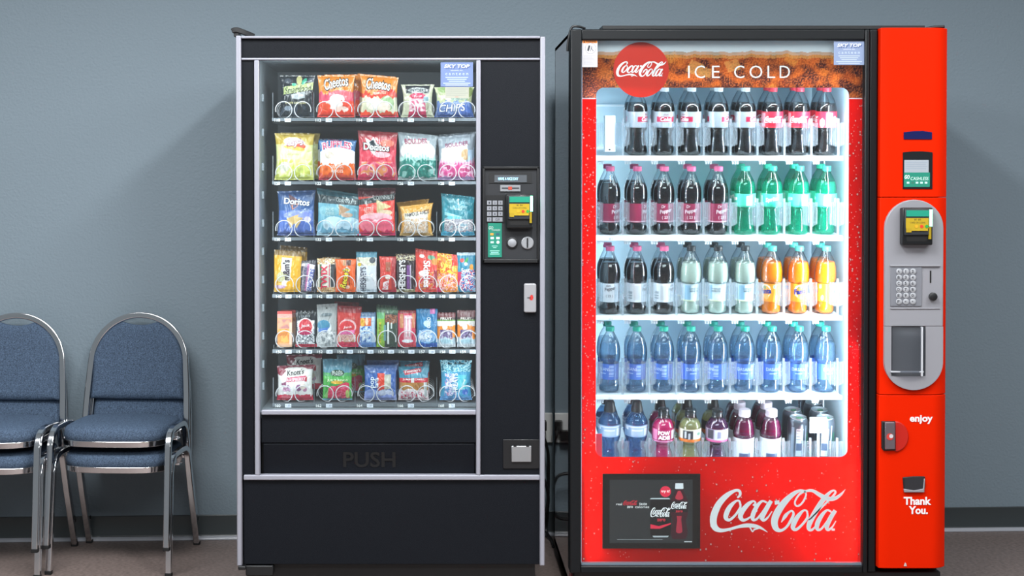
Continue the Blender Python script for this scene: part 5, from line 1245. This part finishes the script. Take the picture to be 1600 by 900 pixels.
lem = base_bottle('lemonade_bottle', BELL, m_lem, .172, ('screw', capmat('black', '#22262a'), .2115),
  (.045, .103, '#b4c4cc', [('r', 40, 75, .050, .098, '#7fa4bc'), ('r', 80, 150, .050, .098, '#c2ccd0'), ('t', 'Lemonade', 100, .088, .032, .007, '#4a5a66', .0, 0), ('t', 'MINUTE', 100, .079, .030, .006, '#5a6a74', .02, 0), ('e', 110, .062, 16, .009, '#d4dcc8'), ('b', .045, .049, '#cfd4b0'), ('r', 0, 25, .052, .09, '#8fa4b0')]))
fan = base_bottle('orange_soda_bottle', BELL, m_or, .175, ('screw', capmat('teal', '#48b8ac'), .2115),
  (.043, .104, '#f0871c', [('e', 90, .079, 38, .022, '#ece4dc'), ('e', 92, .078, 33, .019, '#f09428'), ('e', 86, .09, 12, .006, '#7a8a5a'), ('t', 'Fanta', 90, .078, .042, .018, '#232a78', .05, .1, 6), ('e', 165, .056, 8, .008, '#d8d4d0'), ('e', 150, .094, 9, .006, '#7fb0a8'), ('e', 96, .059, 22, .008, '#f0a85a')]))
das = base_bottle('water_bottle', WATER, m_wat, .170, ('screw', capmat('aqua', '#25a590'), .2065),
  (.046, .099, '#4a6fc0', [('r', 10, 42, .046, .099, '#2f55b8'), ('t', 'DASANI', 100, .081, .046, .011, '#dce8f6', .0, 0), ('r', 80, 120, .066, .0675, '#b4c8ea'), ('r', 86, 114, .061, .0622, '#b4c8ea'), ('r', 145, 172, .055, .095, '#9db4de'), ('r', 145, 172, .060, .0615, '#4a6fc0'), ('r', 145, 172, .072, .0735, '#4a6fc0'), ('r', 145, 172, .084, .0855, '#4a6fc0')]))
POW = smooth([(.024, 0), (.0335, .006), (.0345, .020), (.0300, .036), (.0245, .052), (.026, .064), (.0345, .076), (.0365, .086), (.0365, .124), (.0340, .136), (.0255, .150), (.0180, .158), (.0172, .164)])
POWT = smooth([(.026, 0), (.0345, .006), (.0355, .025), (.030, .048), (.028, .060), (.0355, .086), (.0368, .098), (.0368, .138), (.0345, .151), (.0255, .166), (.0185, .176), (.0175, .180)])
def plabel(c, hi, word1='POWER', word2='ADE'):
    return [('r', 20, 45, .088, .122, hi), ('t', 'POW', 85, .112, .040, .014, '#f0f0f4', .06, 0), ('t', 'ADE', 85, .096, .040, .014, '#f0f0f4', .06, 0), ('r', 130, 160, .09, .12, '#d8dce4'), ('b', .080, .084, hi)]
pblue = base_bottle('sports_drink_bottle', POWT, m_blu, .168, ('sport', capmat('black', '#22262a'), .1785),
  (.098, .138, '#7f9fc0', [('b', .132, .135, '#dfe8f2'), ('r', 60, 120, .102, .128, '#9db4cc'), ('r', 62, 118, .120, .122, '#e2ecf4'), ('r', 62, 118, .108, .109, '#e2ecf4'), ('t', 'POWER', 20, .126, .03, .009, '#f0f4f8', .04, 0), ('r', 130, 150, .102, .129, '#c9d8e6')]), kfix=None)
pred = base_bottle('sports_drink_bottle', POW, m_pnk, .150, ('clear', capmat('black', '#22262a'), .160), (.080, .124, '#a02058', plabel('#a02058', '#e88ab8')), kfix=None)
pyel = base_bottle('sports_drink_bottle', POW, m_pale, .150, ('clear', capmat('black', '#22262a'), .158), (.080, .124, '#d8d4c4', [('r', 35, 85, .090, .120, '#2c3038'), ('r', 44, 54, .094, .118, '#c8ccd2'), ('r', 62, 72, .090, .112, '#c8ccd2'), ('b', .080, .090, '#e0762c'), ('e', 120, .108, 12, .007, '#6a8a7a')]), kfix=None)
pvio = base_bottle('sports_drink_bottle', POW, m_vio, .152, ('clear', capmat('black', '#22262a'), .158), (.080, .124, '#b8a8c4', [('r', 30, 60, .090, .122, '#3a3444'), ('r', 70, 115, .088, .122, '#d8dce8'), ('r', 84, 104, .094, .116, '#8a8aa8'), ('b', .080, .088, '#d85a94'), ('r', 125, 160, .09, .12, '#e4dce8')]), kfix=None)
pback = base_bottle('sports_drink_bottle', POW, m_pnk, .150, ('sport', capmat('black', '#22262a'), .158), (.080, .124, '#5a1430', plabel('#5a1430', '#8a3a5a')), kfix=None)
pbaky = base_bottle('sports_drink_bottle', POW, m_pale, .150, ('sport', capmat('black', '#22262a'), .160), (.080, .124, '#2c3038', [('b', .080, .092, '#c8602c'), ('r', 60, 75, .094, .12, '#c8ccd2')]), kfix=None)
VIT = smooth([(.024, 0), (.0335, .006), (.0345, .014), (.0345, .092), (.0362, .098), (.0362, .106), (.0345, .112), (.0325, .128), (.0265, .146), (.0190, .158), (.0178, .164)])
vit = base_bottle('vitamin_drink_bottle', VIT, m_pur, .150, ('wide', capmat('white', '#e0d8e4'), .1605), (.016, .091, '#e4e4ea', [('r', 60, 120, .024, .040, '#4a5878'), ('r', 62, 118, .046, .0475, '#a4a8b8'), ('r', 62, 104, .052, .053, '#a4a8b8'), ('b', .088, .091, '#f2f2f6'), ('b', .016, .020, '#7a3a5c')]), kfix=None)
def make_can():
    t = thing('drink_can', 'x', 'can', (0, 0, 0))
    mb = MB(); mb.lathe([(.024, 0), (.0265, .003), (.0330, .012), (.0330, .142), (.0315, .148), (.0275, .1545)], 44, col='#4a525c', close=False)
    body = lambda th, z, o: ((.033+o)*math.cos(math.radians(th-90)), (.033+o)*math.sin(math.radians(th-90)), z)
    for s_ in (0, 180):
        for (a, b, z0, z1, c) in ((40, 58, .02, .13, '#8a96a4'), (70, 110, .03, .125, '#c4ccd8'), (72, 108, .118, .121, '#3a424c'), (72, 100, .108, .110, '#6a7480'), (72, 104, .098, .100, '#6a7480'), (72, 96, .088, .090, '#6a7480'), (72, 106, .05, .075, '#5a6a84'), (124, 132, .02, .136, '#a9b4c0'), (140, 160, .06, .11, '#2f6a54')):
            n = 6; vs = [body(s_+a+(b-a)*i/n, z, .0004 if c != '#c4ccd8' else .0003) for z in (z0, z1) for i in range(n+1)]
            mb.add(vs, [(i, i+1, n+2+i, n+1+i) for i in range(n)], c)
    mb.build('can_body', printed('can_print', .28, metal=.55), t, ink=True, sharp=50)
    m_al = mat('can_lid', '#c9d2d6', .25, metal=.85)
    mb = MB(); mb.lathe([(.0275, .1545), (.0282, .1565), (.0275, .158), (.0262, .157), (.0252, .1535), (.0245, .1530), (0, .1530)], 44, close=False); lid = mb.build('can_lid', m_al, t, sharp=50)
    mb = MB(); mb.prism([(.0, 0)]*0+[(.007*math.cos(a*.3927), .011*math.sin(a*.3927)) for a in range(16)], .154, .155)
    mb.v = [(x, z+.004, y) for x, y, z in mb.v]; mb.build('pull_tab', mat('tab_green', '#5f9a78', .35, metal=.6), lid)
    return t
can = make_can()
# ---- top shelf
MT = 'drinks'
for k in range(1, 9):
    d = k <= 5; pr = diet if d else cola_b
    rot = [0, -90+48, -90+2, -90-52, -90+62, -90+46, -90-4, -90-14, -90+70][k]
    place(pr, 0, k, 0, rot, 'silver label cola bottle' if d else 'red label cola bottle')
    place(pr, 0, k, 1, rot+60*(k % 3)-70, 'silver label cola bottle' if d else 'red label cola bottle')
# ---- second shelf
for k in range(9):
    d = k < 5; pr = dp if d else spr
    rot = [-90+38, -90+62, -90+4, -90-8, -90+16, 0, -90-12, 8, -20][k]
    place(pr, 1, k, 0, rot, 'pink capped maroon label soda bottle' if d else 'clear green soda bottle')
    place(pr, 1, k, 1, rot+97+23*k, 'pink capped maroon label soda bottle' if d else 'clear green soda bottle')
# ---- third shelf
for k in range(9):
    pr = ddp if k < 3 else (lem if k < 6 else fan); nm = ['white label dark soda bottle', 'pale cloudy lemonade bottle', 'teal capped orange soda bottle'][k//3]
    rot = [-90+8, -90+70, -90+66, -90+6, -90-30, -90+4, -90-52, -90+2, -90+75][k]
    place(pr, 2, k, 0, rot, nm); place(pr, 2, k, 1, rot+80+31*k, nm)
# ---- fourth shelf
for k in range(9):
    rot = [-152, -150, -160, -90+2, -175, -150+40, -90+2, -90-16, -90+14][k]
    place(das, 3, k, 0, rot-(10 if k == 6 else 0), 'clear water bottle with teal cap'); place(das, 3, k, 1, rot+70+17*k, 'clear water bottle with teal cap')
# ---- bottom shelf
G5 = 'bottles and cans on the bottom drinks shelf'
place(pblue, 4, 0, 0, -95, 'blue sports drink bottle with black cap', G5); place(pblue, 4, 1, 0, -92, 'blue sports drink bottle with black cap', G5)
place(pblue, 4, 0, 1, -20, 'blue sports drink bottle with black cap', G5); place(pblue, 4, 1, 1, 10, 'blue sports drink bottle with black cap', G5)
place(pred, 4, 2, 0, -88, 'magenta sports drink bottle', G5); place(pback, 4, 2, 1, -60, 'magenta sports drink bottle with black cap', G5)
place(pyel, 4, 3, 0, -80, 'yellow sports drink bottle with orange band', G5); place(pbaky, 4, 3, 1, -50, 'yellow sports drink bottle with black cap', G5); place(pbaky, 4, 3, 2, 10, 'yellow sports drink bottle with black cap', G5)
place(pvio, 4, 4, 0, -90, 'violet sports drink bottle with pink band', G5); place(pbaky, 4, 4, 1, -70, 'yellow sports drink bottle with black cap', G5)
for k in (5, 6):
    for q in range(3): place(vit, 4, k, q, -90+20*q, 'purple vitamin drink bottle with white cap', G5)
for q in range(2): place(can, 4, 7, q, -90+35*q, 'tall dark drink can', G5, dz=0)
for q in range(4): place(can, 4, 8, q, -100+30*q, 'tall dark drink can', G5, dz=0)
# price card on the can lane, empty lane's white pusher, side panel of the first lane
mb = MB(); Yc = .150; mb.pbox(1266, 1292.5, 652, 676.5, Yc, Yc+.001, '#d9e2ea')
for k in range(5): mb.pbox(1269, 1289-(k % 2)*3, 655+k*3.6, 655.8+k*3.6, Yc-.0003, Yc, '#b4c2d0')
mb.pbox(1278, 1281, 676.5, 735, Yc, Yc+.001, '#e6eef4')
tag(mb.build('price_card', m_ink, cola, ink=True), 'white price card in front of the cans')
mb = MB(); mb.pbox(945, 961, 180.5, 237, .20, .24, '#f4f6f8'); mb.pbox(950.5, 953.5, 236-3.5, 236-1, .1995, .2, '#3a3a3c')
tag(mb.build('lane_pusher', m_ink, cola, ink=True, bevel=.001), 'white pusher block in the empty first lane')
MB().pbox(931.5, 941, 678, 716, .02, .024).build('inner_flap', mat('pink_flap', '#d8405a', .5), cola)
